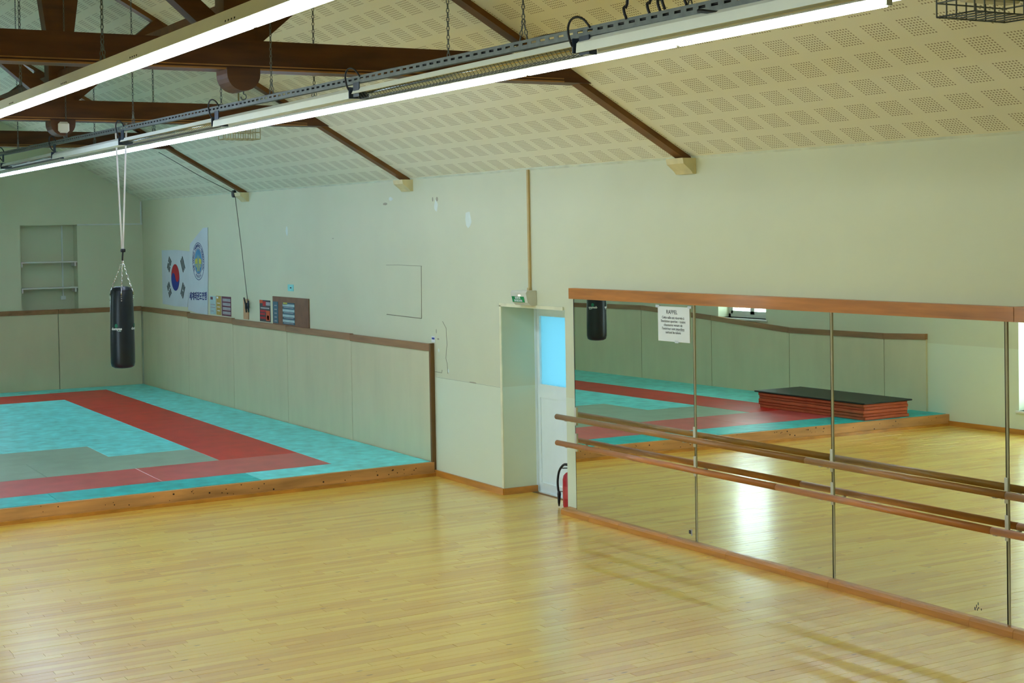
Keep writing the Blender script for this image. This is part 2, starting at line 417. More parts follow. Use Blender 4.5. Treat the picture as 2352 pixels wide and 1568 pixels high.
# ------------------------------------------------------------------ door in its recess
DX = XR+.40
def door():
    b = new()
    for y0, y1, z0, z1 in ((12.987, 13.08, 0, 1.97), (11.80, 11.858, 0, 1.97), (11.8, 13.08, 1.97, 2.02)): box(b, DX-.03, DX+.05, y0, y1, z0, z1)
    box(b, DX-.012, DX+.24, 11.80, 13.0, -.0115, .0025)
    d = obj('door_1', b, M_doorw, kind='structure')
    yL, yR = 12.985, 11.86
    b = new()
    box(b, DX, DX+.045, 11.93, 12.945, .003, .09); box(b, DX, DX+.045, 11.93, 12.945, .93, 1.05); box(b, DX, DX+.045, 11.93, 12.945, 1.745, 1.968)
    box(b, DX, DX+.045, 12.945, yL, .003, 1.968); box(b, DX, DX+.045, yR, 11.93, .003, 1.968)
    leaf = obj('leaf', b, M_doorw, d)
    b = new(); box(b, DX+.012, DX+.03, 11.93, 12.945, .09, .93); obj('lower_panel', b, M_doorw, d)
    b = new(); box(b, DX+.016, DX+.026, 11.93, 12.945, 1.05, 1.745); obj('pane', b, M_frost, d)
    b = new()
    for a in ((11.93, 12.945, 1.05, 1.062), (11.93, 12.945, 1.733, 1.745), (12.933, 12.945, 1.05, 1.745), (11.93, 11.942, 1.05, 1.745)): box(b, DX-.006, DX+.016, *a)
    obj('glazing_bead', b, M_doorw, d)
    b = new(); box(b, DX-.012, DX, 12.02, 12.06, .98, 1.06); tube(b, [(DX-.012, 12.04, 1.03), (DX-.05, 12.04, 1.03), (DX-.05, 12.15, 1.03)], .009); obj('door_handle', b, M_chrome, d)
    b = new()                                    # door stop and painted architrave round the opening
    for a in ((12.985, 13.02, 0, 1.85), (11.84, 13.02, 1.84, 1.872)): box(b, XR-.006, XR+.004, *a)
    obj('trim_2', b, mat('architrave paint', (236, 234, 196), .5), kind='structure')
door()
# ------------------------------------------------------------------ windows of the left wall (seen in the mirrors) and far wall
def window(name, y0, y1, z0, z1, rows, cols=2):
    X = XL-.24; f = .05; b = new()
    for a in ((y0, y0+f, z0, z1), (y1-f, y1, z0, z1), (y0, y1, z0, z0+f), (y0, y1, z1-f, z1)): box(b, X-.03, X+.03, *a)
    w = obj(name, b, M_cream, kind='structure')
    wd = (y1-y0-2*f)/cols
    for c in range(cols):
        a0 = y0+f+c*wd; a1 = a0+wd; s = .045; b = new()
        for a in ((a0, a0+s, z0+f, z1-f), (a1-s, a1, z0+f, z1-f), (a0, a1, z0+f, z0+f+s), (a0, a1, z1-f-s, z1-f)): box(b, X-.015, X+.025, *a)
        for k in range(1, rows):
            zz = z0+f+s+(z1-z0-2*f-2*s)*k/rows; box(b, X-.01, X+.02, a0+s, a1-s, zz-.014, zz+.014)
        c_ = obj('casement', b, M_cream, w)
        for k in range(rows):
            za = z0+f+s+(z1-z0-2*f-2*s)*k/rows; zb = z0+f+s+(z1-z0-2*f-2*s)*(k+1)/rows
            b = new(); box(b, X, X+.004, a0+s, a1-s, za, zb); obj('pane', b, M_glass, c_)
    b = new(); box(b, XL-.22, XL+.03, y0-.04, y1+.04, z0-.03, z0, .006); obj('window_sill', b, M_cream, w)
window('window_1', W1[0], W1[1], W1[2], W1[3], 2)
window('window_2', W2[0], W2[1], W2[2], W2[3], 5)
b = new()
for a in ((WIN3[0], WIN3[0]+.05, 1.6, 2.9), (WIN3[1]-.05, WIN3[1], 1.6, 2.9), (3.675, 3.725, 1.6, 2.9)): box(b, a[0], a[1], YF+.12, YF+.17, a[2], a[3])
for z in (1.6, 2.85): box(b, WIN3[0], WIN3[1], YF+.12, YF+.17, z, z+.05)
w3 = obj('window_3', b, M_cream, kind='structure')
for x0, x1 in ((2.95, 3.675), (3.725, 4.45)):
    b = new(); box(b, x0, x1, YF+.14, YF+.145, 1.65, 2.85); obj('pane', b, M_glass, w3)
# shrub outside window 1
def shrub(c, r, n, label):
    t = thing('shrub', (c[0], c[1], 0), label, 'shrub'); rnd = random.Random(3)
    b = new(); tube(b, [(c[0], c[1], -.1), (c[0]+.05, c[1], c[2]*.6), (c[0], c[1]+.05, c[2])], [.05, .035, .02]); obj('stem', b, M_beam, t)
    b = new()
    for i in range(n):
        v = Vector((rnd.gauss(0, 1), rnd.gauss(0, 1), rnd.gauss(0, 1))).normalized()*r*rnd.uniform(.5, 1); p = Vector(c)+v
        d = Vector((rnd.gauss(0, 1), rnd.gauss(0, 1), rnd.gauss(0, 1))).normalized()*.09; e = d.orthogonal().normalized()*.035
        b.faces.new([b.verts.new(q) for q in (p-d, p+e, p+d, p-e)])
    obj('foliage', b, M_leaf, t, kind='stuff')
shrub((-2.6, 19.0, 1.5), .75, 900, 'dark green leafy shrub outside the small window, seen in the mirror')

# ------------------------------------------------------------------ roof trusses
NEARFAR = {9.98: 'nearest', 15.0: 'middle', 20.1: 'farthest'}
def ceil_z(x, y):
    ex = xw(y) if x > RIDGE_X else XL; ez = eave(y) if x > RIDGE_X else eave(y)-.08
    return ez + (RIDGE_Z-ez)*(abs(ex-x)/abs(ex-RIDGE_X))
def truss(y, zb, label):
    t = thing('roof_truss', (RIDGE_X, y, zb), label, 'roof truss', 'timber roof trusses')
    zt = zb+.2; hw = .1; b = new()
    def xat(z, s):
        ex, ez = (xw(y), eave(y)) if s > 0 else (XL, eave(y)-.08)
        return ex - s*(abs(ex-RIDGE_X))*(z-ez)/(RIDGE_Z-ez) - .0*s
    A = [(xat(zb, -1)-.03, y-hw, zb), (xat(zb, 1)+.03, y-hw, zb), (xat(zt, 1)+.03, y-hw, zt), (xat(zt, -1)-.03, y-hw, zt)]
    prism(b, A, [(p[0], y+hw, p[2]) for p in A]); obj('tie_beam', b, M_beam, t)
    b = new(); box(b, xat(zb, -1)+.9, xat(zb, 1)-.25, y-hw-.012, y-hw, zb-.002, zb+.010); box(b, xat(zb, -1)+.9, xat(zb, 1)-.25, y-hw-.009, y-hw, zb+.022, zb+.030); obj('batten', b, M_beam2, t)
    for s in (1, -1):
        ex, ez = (xw(y), eave(y)) if s > 0 else (XL, eave(y)-.08)
        b = new(); sl = Vector((RIDGE_X-ex, 0, RIDGE_Z-ez)).normalized(); nrm = Vector((-sl.z*s, 0, -abs(sl.x))) if True else None
        nrm = Vector((-abs(sl.z)*s, 0, -abs(sl.x)))
        p0 = Vector((ex, y, ez)) + nrm*.012; p1 = Vector((RIDGE_X, y, RIDGE_Z)) + nrm*.012
        bar(b, p0 - sl*.0, p1, .115, .06, up=nrm); obj('rafter', b, M_raft, t)
    b = new(); kw = .117
    A = [(RIDGE_X-kw, y-.09, zt), (RIDGE_X+kw, y-.09, zt), (RIDGE_X+kw, y-.09, 4.45), (RIDGE_X+.18, y-.09, 4.92), (RIDGE_X, y-.09, 5.26), (RIDGE_X-.18, y-.09, 4.92), (RIDGE_X-kw, y-.09, 4.45)]
    prism(b, A, [(p[0], y+.09, p[2]) for p in A]); obj('king_post', b, M_beam, t)
    for s in (1, -1):
        b = new(); x0 = RIDGE_X+s*.1; z0 = zt+.03; x1 = RIDGE_X+s*1.0; z1 = ceil_z(x1, y)-.02
        bar(b, (x0, y, z0), (x1, y, z1), .1, .13, up=(0, 1, 0)) if False else bar(b, (x0, y, z0), (x1, y, z1), .12, .13); obj('strut', b, M_beam, t)
    b = new(); A = [(RIDGE_X-kw, y-.13, zb+.01)] + [(RIDGE_X-kw*math.cos(PI*k/12), y-.13, zb-.03-.115*math.sin(PI*k/12)) for k in range(13)] + [(RIDGE_X+kw, y-.13, zb+.01)]
    prism(b, A, [(p[0], y+.09, p[2]) for p in A]); pd = obj('pendant', b, M_beam, t)
    b = new(); zc = zb-.17
    tube(b, [(RIDGE_X+.02, y-.06, zb-.13)]+[(RIDGE_X+.02+.02*math.sin(a), y-.06, zc+.02*math.cos(a)-.01) for a in [PI*k/6 for k in range(0, 10)]], .005, 6); obj('hook', b, M_steel, pd)
    # painted plaster corbel under the rafter foot (the one on the right-hand wall is the one in view)
    b = new(); x = xw(y); zc = eave(y)-.01
    A = [(x+.01, y-.115, zc), (x-.13, y-.115, zc), (x-.12, y-.115, zc-.045), (x-.05, y-.115, zc-.1), (x-.03, y-.115, zc-.125), (x+.01, y-.115, zc-.125)]
    prism(b, A, [(p[0], y+.115, p[2]) for p in A]); obj('corbel', b, mat('corbel paint', (224, 212, 160), .6), t, label='cream plaster corbel under the rafter foot')
truss(9.98, 3.69, 'nearest dark timber roof truss, its round pendant carrying an empty hook')
truss(15.0, 3.705, 'middle dark timber roof truss, white box on its pendant')
truss(20.1, 3.755, 'farthest dark timber roof truss, before the shelf niche wall')
truss(4.95, 3.69, 'dark timber roof truss overhead, out of the photograph') if False else None
b = new(); bar(b, (RIDGE_X, 9.98, 4.14), (RIDGE_X, 15.0, 4.14), .07, .07); bar(b, (RIDGE_X, 15.0, 4.14), (RIDGE_X, 20.1, 4.14), .07, .07)
tag(obj('brace', b, M_beam), 'long dark timber brace running between the king posts under the ridge', 'beam')
b = new(); box(b, RIDGE_X-.055, RIDGE_X+.05, 14.82, 14.87, 3.585, 3.69, .02)
tag(obj('junction_box', b, M_plast), 'small white square junction box fixed to the middle truss pendant', 'junction box')

# ------------------------------------------------------------------ strip lights
def light_unit(x, y0, label, group, side=True, dz=0):
    # 1.5 m batten with its folded reflector and bare tube
    y1 = y0+1.529; t = thing('strip_light', (x, (y0+y1)/2, 3.53), label, 'ceiling light', group)
    b = new(); w1, w2 = .035, .075; za, zb = 3.515+dz, 3.595+dz
    A = [(x-w2, y0, za), (x-w1, y0, zb), (x+w1, y0, zb), (x+w2, y0, za), (x+w2-.008, y0, za), (x+w1-.006, y0, zb-.02), (x-w1+.006, y0, zb-.02), (x-w2+.008, y0, za)]
    prism(b, A, [(p[0], y1, p[2]) for p in A]); obj('reflector', b, M_cream, t)
    b = new(); tube(b, [(x, y0+.025, 3.505+dz), (x, y1-.025, 3.505+dz)], .021, 10); obj('tube', b, tube_mat(y0), t)
    for yy in (y0+.012, y1-.012):
        b = new(); box(b, x-.016, x+.016, yy-.012, yy+.012, 3.49+dz, 3.578+dz); obj('lamp_holder', b, M_white, t)
    if side:
        b = new()
        for yy in (y0+.05,):
            for k in range(4): box(b, x-w2+.006, x-w2+.012, yy+k*.04, yy+k*.04+.005, 3.528, 3.538)
        for v in b.verts: v.co.x -= 0
        obj('vent_slot', b, M_dark, t, kind='stuff')
    return t
rowL = [6.43-1.53*2+1.53*k for k in range(13)]
rowL = [y for y in rowL if y < 13]
for i, y in enumerate(reversed(rowL)):
    light_unit(2.39, y+.015, '%s fluorescent strip light from the far end of the left row' % ORD[i], 'fluorescent lights of the left row')
rowR = [4.85+1.53*k for k in range(12)]
for i, y in enumerate(reversed(rowR)):
    light_unit(4.66, y+.015, '%s fluorescent strip light from the far end of the right row' % ORD[i], 'fluorescent lights of the right row', side=False, dz=.012)
# trunking / radiant heater sections above the right row, hung from the slotted rail
SHRINK[0] = .8
SEG = [7.10+3.03*k for k in range(-1, 7)]
def rail_z(y): return 3.60 + .0095*(y-5)
SN = ['nearest', 'second nearest', 'third nearest', 'fourth nearest', 'fifth nearest', 'sixth nearest', 'farthest']
for i in range(len(SEG)-1):
    y0, y1 = SEG[i]+.02, SEG[i+1]-.02; heater = (i % 2 == 1); x = 4.60
    dz0 = .010*(i-1)*.8; z0, z1 = 3.545+max(0, dz0), 3.60+max(0, dz0)
    nm = SN[i]
    if heater: lab = '%s section hung from the slotted rail, white radiant heater' % nm
    else: lab = '%s section hung from the slotted rail, plain white hood' % nm
    t = thing('radiant_heater' if heater else 'reflector_hood', (x, (y0+y1)/2, z1), lab, 'heater' if heater else 'light hood', 'white sections hung from the slotted rail')
    b = new()
    if heater: A = [(x-.12, y0, z0+.028), (x-.10, y0, z1+.01), (x+.02, y0, z1+.012), (x+.05, y0, z0+.02), (x+.035, y0, z0+.022), (x+.01, y0, z1-.004), (x-.085, y0, z1-.004), (x-.108, y0, z0+.028)]
    else: A = [(x-.125, y0, z0-.012), (x-.12, y0, z0+.04), (x-.09, y0, z1+.012), (x+.02, y0, z1+.014), (x+.03, y0, z0), (x+.02, y0, z0+.004), (x+.01, y0, z1-.004), (x-.085, y0, z1-.004), (x-.11, y0, z0+.03), (x-.115, y0, z0-.012)]
    prism(b, A, [(p[0], y1, p[2]) for p in A]); obj('housing', b, M_white, t)
    if heater:
        b = new(); tube(b, [(x-.045, y0+.1, z0+.03), (x-.045, y1-.1, z0+.03)], .011, 8); obj('element', b, M_chrome, t)
        b = new(); n = 62
        for k in range(n):
            yy = y0+.06+(y1-y0-.12)*k/(n-1)
            tube(b, [(x-.112, yy, z0+.026), (x-.075, yy+.012, z0-.012), (x-.02, yy+.02, z0-.012), (x+.03, yy+.024, z0+.018)], .0022, 4, False)
        for xx, zz in ((-.075, -.012), (-.02, -.012)): tube(b, [(x+xx, y0+.05, z0+zz), (x+xx, y1-.05, z0+zz)], .0025, 4)
        obj('wire_guard', b, M_steel, t)
    b = new(); box(b, x-.125, x+.03, y0-.012, y0, z0-.01, z1+.016); obj('end_plate', b, M_navy, t, label='dark blue end plate')
rail = new(); ns = 64; ys0, ys1 = 4.6, 25.2
for k in range(ns):
    ya, yb = ys0+(ys1-ys0)*k/ns, ys0+(ys1-ys0)*(k+1)/ns
# slotted angle: vertical web built as upper and lower strips with bridges between the slots, plus a flange
def slotted_rail():
    t = thing('slotted_rail', (4.5, 14, rail_z(14)), 'long galvanised slotted rail hung on chains above the right light row', 'rail')
    b = new()
    def Z(y): return rail_z(y)
    for za, zb in ((.0, .02), (.034, .05)):
        hexa(b, [(4.5, ys0, Z(ys0)+za), (4.503, ys0, Z(ys0)+za), (4.503, ys1, Z(ys1)+za), (4.5, ys1, Z(ys1)+za), (4.5, ys0, Z(ys0)+zb), (4.503, ys0, Z(ys0)+zb), (4.503, ys1, Z(ys1)+zb), (4.5, ys1, Z(ys1)+zb)])
    y = ys0
    while y < ys1:
        hexa(b, [(4.5, y, Z(y)+.02), (4.503, y, Z(y)+.02), (4.503, y+.045, Z(y)+.02), (4.5, y+.045, Z(y)+.02), (4.5, y, Z(y)+.034), (4.503, y, Z(y)+.034), (4.503, y+.045, Z(y)+.034), (4.5, y+.045, Z(y)+.034)])
        y += .1
    obj('web', b, M_steel, t)
    b = new(); hexa(b, [(4.5, ys0, Z(ys0)-.003), (4.54, ys0, Z(ys0)-.003), (4.54, ys1, Z(ys1)-.003), (4.5, ys1, Z(ys1)-.003), (4.5, ys0, Z(ys0)), (4.54, ys0, Z(ys0)), (4.54, ys1, Z(ys1)), (4.5, ys1, Z(ys1))])
    hexa(b, [(4.536, ys0, Z(ys0)), (4.54, ys0, Z(ys0)), (4.54, ys1, Z(ys1)), (4.536, ys1, Z(ys1)), (4.536, ys0, Z(ys0)+.03), (4.54, ys0, Z(ys0)+.03), (4.54, ys1, Z(ys1)+.03), (4.536, ys1, Z(ys1)+.03)])
    obj('flange', b, M_steel, t)
    for y in SEG[1:]:
        b = new(); box(b, 4.49, 4.498, y-.13, y-.03, rail_z(y)-.10, rail_z(y)+.002); obj('bracket', b, M_navy, t, label='dark blue hanging bracket')
    b = new(); pts = []
    for k in range(66):
        y = ys0+.1+k*.31; pts.append((4.518+.006*math.sin(k*1.7), y, rail_z(y)+.03+.022*max(0, math.sin(k*.9))))
    tube(b, pts, .009, 6); obj('cable', b, M_black, t)
    for j, y in enumerate(SEG[1:]):
        b = new(); z = rail_z(y); r = .05 if j else .06
        tube(b, curve([(4.5, y-.13, z+.04), (4.48, y-.10, z+.085), (4.465, y-.05, z+.105), (4.455, y, z+.09), (4.455, y+.025, z+.04), (4.47, y+.02, z-.03), (4.5, y+.01, z-.075)], 4), .007, 6); obj('cable_loop', b, M_black, t)
slotted_rail()
# cables dropping onto the rail near the top of the picture
b = new()
for k, (y, dx) in enumerate(((6.62, 0), (6.45, .03), (6.33, .01), (6.25, -.02), (6.12, .02))): tube(b, curve([(4.5+dx, y, 3.66), (4.49+dx, y+.01, 3.72), (4.50+dx, y-.02, 3.82), (4.50+dx, y-.05, 4.7)], 4), .008, 6)
tube(b, curve([(4.5, 6.0, 3.62), (4.5, 5.8, 3.585), (4.51, 5.5, 3.58), (4.52, 5.1, 3.62)]), .011, 6)
tag(obj('cable_bundle', b, M_black), 'bundle of black cables dropping onto the rail at the top', 'cable')
def hang(x, y, zlow, label, group, vee=True, plate=None):
    t = thing('hanging_chain', (x, y, zlow), label, 'chain', group); k = SHRINK[0]; zt = CAM_H+(ceil_z(x*k, y*k)-.01-CAM_H)/k
    b = new()
    if vee:
        chain_bm(b, (x, y, zlow+.13), (x, y, zt)); chain_bm(b, (x, y, zlow+.13), (x, y-.045, zlow)); chain_bm(b, (x, y, zlow+.13), (x, y+.045, zlow))
    else: chain_bm(b, (x, y, zlow), (x, y, zt))
    obj('links', b, M_steel, t)
    b = new(); tube(b, [(x, y, zt-.05), (x, y+.014, zt-.03), (x, y, zt-.012), (x, y, zt+.01)], .005, 6); obj('ceiling_hook', b, M_steel, t)
    if plate:
        b = new(); box(b, x-.02, x+.02, y-.11, y+.08, zlow-.012, zlow+.003); obj('hanger_plate', b, M_black, t)
for i, y in enumerate((7.70, 8.65, 11.77, 13.0, 15.75, 18.6, 21.26)):
    hang(4.51, y, rail_z(y)+.045, '%s chain from the camera holding the slotted rail' % ORD[i], 'chains of the slotted rail', vee=i not in (1, 3))
SHRINK[0] = 1.0
for i, y in enumerate((6.31, 11.28, 15.6, 17.95)):
    hang(4.68, y, 3.625 if i < 2 else 3.66, '%s nearest chain holding the right light row by a hanger plate' % ORD[i], 'chains of the right light row', plate=True)
for i, y in enumerate((8.95, 11.14, 5.9, 14.2, 17.4, 20.4)[:2]):
    hang(2.39, y, 3.60, ('thick' , 'thin')[i]+' chain holding the left light row, '+('right of the king post', 'near the left picture edge')[i], 'chains of the left light row', plate=True)

# ------------------------------------------------------------------ platform: kerb and judo mats
def ye(x): return 14.11+.044*x                  # front line of the kerb
b = new(); prism(b, [(XL, ye(XL)-.002, 0), (XR-.03, ye(XR), 0), (XR-.03, ye(XR)+.05, 0), (XL, ye(XL)+.05, 0)], [(XL, ye(XL)-.002, PLAT-.004), (XR-.03, ye(XR), PLAT-.004), (XR-.03, ye(XR)+.05, PLAT-.004), (XL, ye(XL)+.05, PLAT-.004)])
kerb = obj('platform_kerb', b, M_kerb); tag(kerb, 'long knotty pine kerb board along the front of the mat platform', 'kerb')
b = new(); rnd = random.Random(5)
for k in range(64):
    x = rnd.uniform(-.2, 7.2); z = rnd.uniform(.045, .135); r = rnd.choice((.004, .006, .009)); n = 7
    vs = [b.verts.new((x+r*1.1*math.cos(2*PI*j/n), ye(x)-.0035, z+r*math.sin(2*PI*j/n))) for j in range(n)]; b.faces.new(vs)
obj('knot', b, mat('dark knot', (62, 34, 18), .6), kerb, kind='stuff')
b = new(); prism(b, [(XL, ye(XL)-.022, 0), (XR-.01, ye(XR)-.022, 0), (XR-.01, ye(XR)-.003, 0), (XL, ye(XL)-.003, 0)], [(XL, ye(XL)-.022, .034), (XR-.01, ye(XR)-.022, .034), (XR-.01, ye(XR)-.003, .038), (XL, ye(XL)-.003, .038)])
obj('foot_strip', b, M_trim, kerb)
PLF = [(XL+.02, ye(XL)+.06), (XR-.02, ye(XR)+.06), (XR-.02, YF-.02), (XL+.02, YF-.02)]
b = new(); prism(b, [(p[0], p[1], 0) for p in PLF], [(p[0], p[1], .108) for p in PLF])
tag(obj('platform', b, M_slab), 'low platform carcass hidden beneath the judo mats', 'platform')
def G(u, v): return (u+.018*(v-15), v+.035*(u-6.3))
def mat_piece(u0, u1, v0, v1, m, label, group):
    g = .0012; u0 += g; u1 -= g; v0 += g; v1 -= g; rnd = random.uniform(-.0005, .0005); z0, z1 = .109, PLAT+rnd; c = .0025
    def L4(du, z): 
        P = []
        for u, v in ((u0+du, v0+du), (u1-du, v0+du), (u1-du, v1-du), (u0+du, v1-du)):
            X, Y = G(u, v); X = min(max(X, XL+.005+du), XR-.05-du); Y = max(Y, ye(X)+.052+du); Y = min(Y, YF-.05-du); P.append((X, Y, z))
        return P
    b = new(); a = [b.verts.new(p) for p in L4(0, z0)]; k = [b.verts.new(p) for p in L4(0, z1-c)]; t = [b.verts.new(p) for p in L4(c, z1)]
    b.faces.new(a[::-1]); b.faces.new(t)
    for lo, hi in ((a, k), (k, t)):
        for i in range(4): b.faces.new((lo[i], lo[(i+1) % 4], hi[(i+1) % 4], hi[i]))
    tag(obj('judo_mat', b, m), label, 'mat', group)
# front teal strip
fr = [(-.4, 1.35), (1.35, 3.35), (3.35, 5.35), (5.35, 7.6)]
for i, (a, c) in enumerate(fr): mat_piece(a, c, 14.1, 14.95, M_teal if i == 3 else M_teal2, ('pale' if i == 3 else 'deep')+' teal mat in the front strip, %s from its right end' % ORD[3-i], 'teal border mats')
# front red row
fr = [(.72, 2.48), (2.48, 4.48), (4.48, 6.32)]
for i, (a, c) in enumerate(fr): mat_piece(a, c, 14.95, 15.96, M_red2, 'faded red mat in the front red row, %s from its right end' % ORD[2-i], 'faded red mats of the front row')
# grey rows
mat_piece(3.56, 5.41, 15.96, 17.0, M_grey, 'grey green mat beside the right red column, front row', 'grey green mats')
mat_piece(1.58, 3.56, 15.96, 17.0, M_grey, 'grey green mat beside the left red column, front row', 'grey green mats')
mat_piece(2.45, 4.46, 17.0, 18.0, M_grey, 'grey green mat alone in the second row', 'grey green mats')
# right and left red columns, far red row
cv = [15.96, 17.9, 19.9, 21.9, 24.5]
for i in range(4):
    mat_piece(5.41, 6.32, cv[i], cv[i+1], M_red, 'red mat of the right-hand column, %s from the front' % ORD[i], 'red border mats')
    mat_piece(.72, 1.58, cv[i], cv[i+1], M_red, 'red mat of the left-hand column, %s from the front' % ORD[i], 'red border mats')
for i, (a, c) in enumerate(((1.58, 3.5), (3.5, 5.41))): mat_piece(a, c, 23.4, 24.5, M_red, 'red mat of the far row, %s half' % ('left', 'right')[i], 'red border mats')
# inner teal field
mat_piece(1.58, 2.45, 17.0, 18.0, M_teal, 'small teal mat left of the lone grey green mat', 'inner teal mats')
mat_piece(4.46, 5.41, 17.0, 18.0, M_teal, 'small teal mat right of the lone grey green mat', 'inner teal mats')
iv = [18.0, 19.08, 20.16, 21.24, 22.32, 23.4]
for j in range(5):
    for i, (a, c) in enumerate(((1.58, 3.5), (3.5, 5.41))): mat_piece(a, c, iv[j], iv[j+1], M_teal, 'teal mat inside the red border, row %s behind the grey mats, %s half' % (('one', 'two', 'three', 'four', 'five')[j], ('left', 'right')[i]), 'inner teal mats')
# outer teal border
ov = [14.95, 17.0, 19.0, 21.0, 23.0, 25.4]
for i in range(5):
    mat_piece(6.32, 7.6, ov[i], ov[i+1], M_teal, 'teal mat along the right wall pads, %s from the front' % ORD[i], 'teal border mats')
    mat_piece(-.6, .72, ov[i], ov[i+1], M_teal, 'teal mat along the left wall pads, %s from the front' % ORD[i], 'teal border mats')
for i, (a, c) in enumerate(((.72, 2.6), (2.6, 4.5), (4.5, 6.32))): mat_piece(a, c, 24.5, 25.5, M_teal, 'teal mat along the far wall pads, %s from the left' % ORD[i], 'teal border mats')

# stack of orange mats by the left wall (seen in the mirror)
def slab_mat(name, x0, x1, y0, y1, z0, z1, m, label, cat='mat', group=None, sag=0):
    b = new(); vs = box(b, x0, x1, y0, y1, z0, z1, .006)
    tag(obj(name, b, m), label, cat, group)
for k in range(5):
    r1, r2 = random.uniform(-.015, .015), random.uniform(-.015, .015)
    slab_mat('gym_mat', .32+r1, 1.1+r1, 14.22+r2, 16.2+r2, .151+.041*k, .151+.041*k+.04, M_orange, 'orange gym mat in the mirrored stack, %s from the bottom' % ORD[k], group='stacked orange gym mats')
slab_mat('gym_mat', .28, 1.13, 14.18, 16.26, .3565, .376, M_blackmat, 'thin black mat lying on top of the orange mat stack')

# ------------------------------------------------------------------ wall pads
def pad(axis, a0, a1, zt, label, group):
    # axis 'r' right wall (along y), 'l' left wall, 'f' far wall (along x)
    z0 = PLAT-.01; th = .035; g = .006; t = None
    def B(b, p0, p1, off0, off1, za, zb, bev=0):
        if axis == 'r': box(b, XR-off1, XR-off0, p0, p1, za, zb, bev)
        elif axis == 'l': box(b, XL+off0, XL+off1, p0, p1, za, zb, bev)
        else: box(b, p0, p1, YF-off1, YF-off0, za, zb, bev)
    mid = (a0+a1)/2
    loc = {'r': (XR-.02, mid, z0), 'l': (XL+.02, mid, z0), 'f': (mid, YF-.02, z0)}[axis]
    t = thing('wall_pad', loc, label, 'wall pad', group)
    b = new(); B(b, a0+g, a1-g, .002, th, z0, zt-.02, .004); obj('panel', b, M_pad, t)
    b = new(); B(b, a0+.002, a1-.002, .002, th+.016, zt-.075, zt, .003); obj('capping', b, M_cap, t)
    return t
RP = [14.47, 16.54, 18.58, 20.64, 22.65, 25.05]; RZ = [1.392, 1.40, 1.405, 1.415, 1.43]
for i in range(5): tp = pad('r', RP[i], RP[i+1], RZ[i], 'beige wall pad on the right wall, %s from its near end' % ORD[i], 'pads on the right wall')
FP = [7.25, 5.89, 3.84, 1.8, XL+.05]
for i in range(4): pad('f', FP[i+1], FP[i], 1.44, 'beige wall pad on the far wall, %s from the right corner' % ORD[i], 'pads on the far wall')
LP = [14.45, 15.2, 17.08, 18.85, 20.66, 22.6, 25.05]; LZ = [1.172, 1.145, 1.138, 1.25, 1.35, 1.335, 1.33]
for i in range(6):                               # these slope along the top
    y0, y1, za, zb = LP[i], LP[i+1], LZ[i], LZ[i+1]
    t = thing('wall_pad', (XL+.02, (y0+y1)/2, .14), 'beige wall pad on the mirrored left wall, %s from its near end' % ORD[i], 'wall pad', 'pads on the left wall')
    for nm, g, o0, o1, zl, ta, tb, m in (('panel', .006, .002, .035, .14, za-.02, zb-.02, M_pad), ('capping', .002, .002, .051, None, za, zb, M_cap)):
        a_, c_ = y0+g, y1-g; la, lb = (zl, zl) if zl else (za-.075, zb-.075)
        b = new(); hexa(b, [(XL+o0, a_, la), (XL+o1, a_, la), (XL+o1, c_, lb), (XL+o0, c_, lb), (XL+o0, a_, ta), (XL+o1, a_, ta), (XL+o1, c_, tb), (XL+o0, c_, tb)]); obj(nm, b, m, t)
b = new(); box(b, XR-.052, XR-.03, 14.435, 14.47, PLAT-.01, 1.40); box(b, XR-.03, XR-.001, 14.445, 14.47, 0, 1.40)
tag(obj('edge_board', b, mat('dark edge wood', (120, 88, 48), .6)), 'narrow upright board closing the near end of the wall pads', 'board')

# ------------------------------------------------------------------ flat things on the right wall: helpers in wall plane (y, z)
def poly(b, pts, x, rev=False):
    vs = [b.verts.new((x, p[0], p[1])) for p in pts]; return b.faces.new(vs)
def sheet(name, pts, m, label, cat, group=None, th=.003, x=None):
    X = XR-.0005 if x is None else x
    b = new(); prism(b, [(X, p[0], p[1]) for p in pts], [(X-th, p[0], p[1]) for p in pts])
    o = obj(name, b, m); tag(o, label, cat, group); return o
def part_poly(name, polys, m, parent, x):
    b = new()
    for P in polys: prism(b, [(x, p[0], p[1]) for p in P], [(x-.0012, p[0], p[1]) for p in P])
    return obj(name, b, m, parent)
def disc(cy, cz, r, n=36, a0=0, a1=2*PI): return [(cy-r*math.cos(a0+(a1-a0)*k/n), cz+r*math.sin(a0+(a1-a0)*k/n)) for k in range(n)]
def text(s, size, m, parent, M4, name='lettering', align='CENTER', ex=.0004, squeeze=1.0, bold=0):
    cu = bpy.data.curves.new(name, 'FONT'); cu.body = s; cu.size = size; cu.align_x = align; cu.extrude = ex; cu.offset = bold
    cu.resolution_u = 3
    tmp = bpy.data.objects.new(name+'_tmp', cu); COL.objects.link(tmp)
    dg = bpy.context.evaluated_depsgraph_get(); me = bpy.data.meshes.new_from_object(tmp.evaluated_get(dg)); bpy.data.objects.remove(tmp); bpy.data.curves.remove(cu)
    me.transform(M4 @ Matrix.Diagonal((squeeze, 1, 1, 1)))
    loc = M4.translation.copy(); me.transform(Matrix.Translation(-loc)); me.materials.clear(); me.materials.append(m)
    o = bpy.data.objects.new(name, me); COL.objects.link(o); o.parent = parent; o.location = loc-WL[parent.name]; WL[o.name] = loc
    return o
def onwall(x, y, z, tilt=0.0):                   # text frame on the right wall, reading towards -y
    c, s = math.cos(tilt), math.sin(tilt)
    return Matrix(((0, 0, -1, x), (-c, s, 0, y), (s, c, 0, z), (0, 0, 0, 1)))

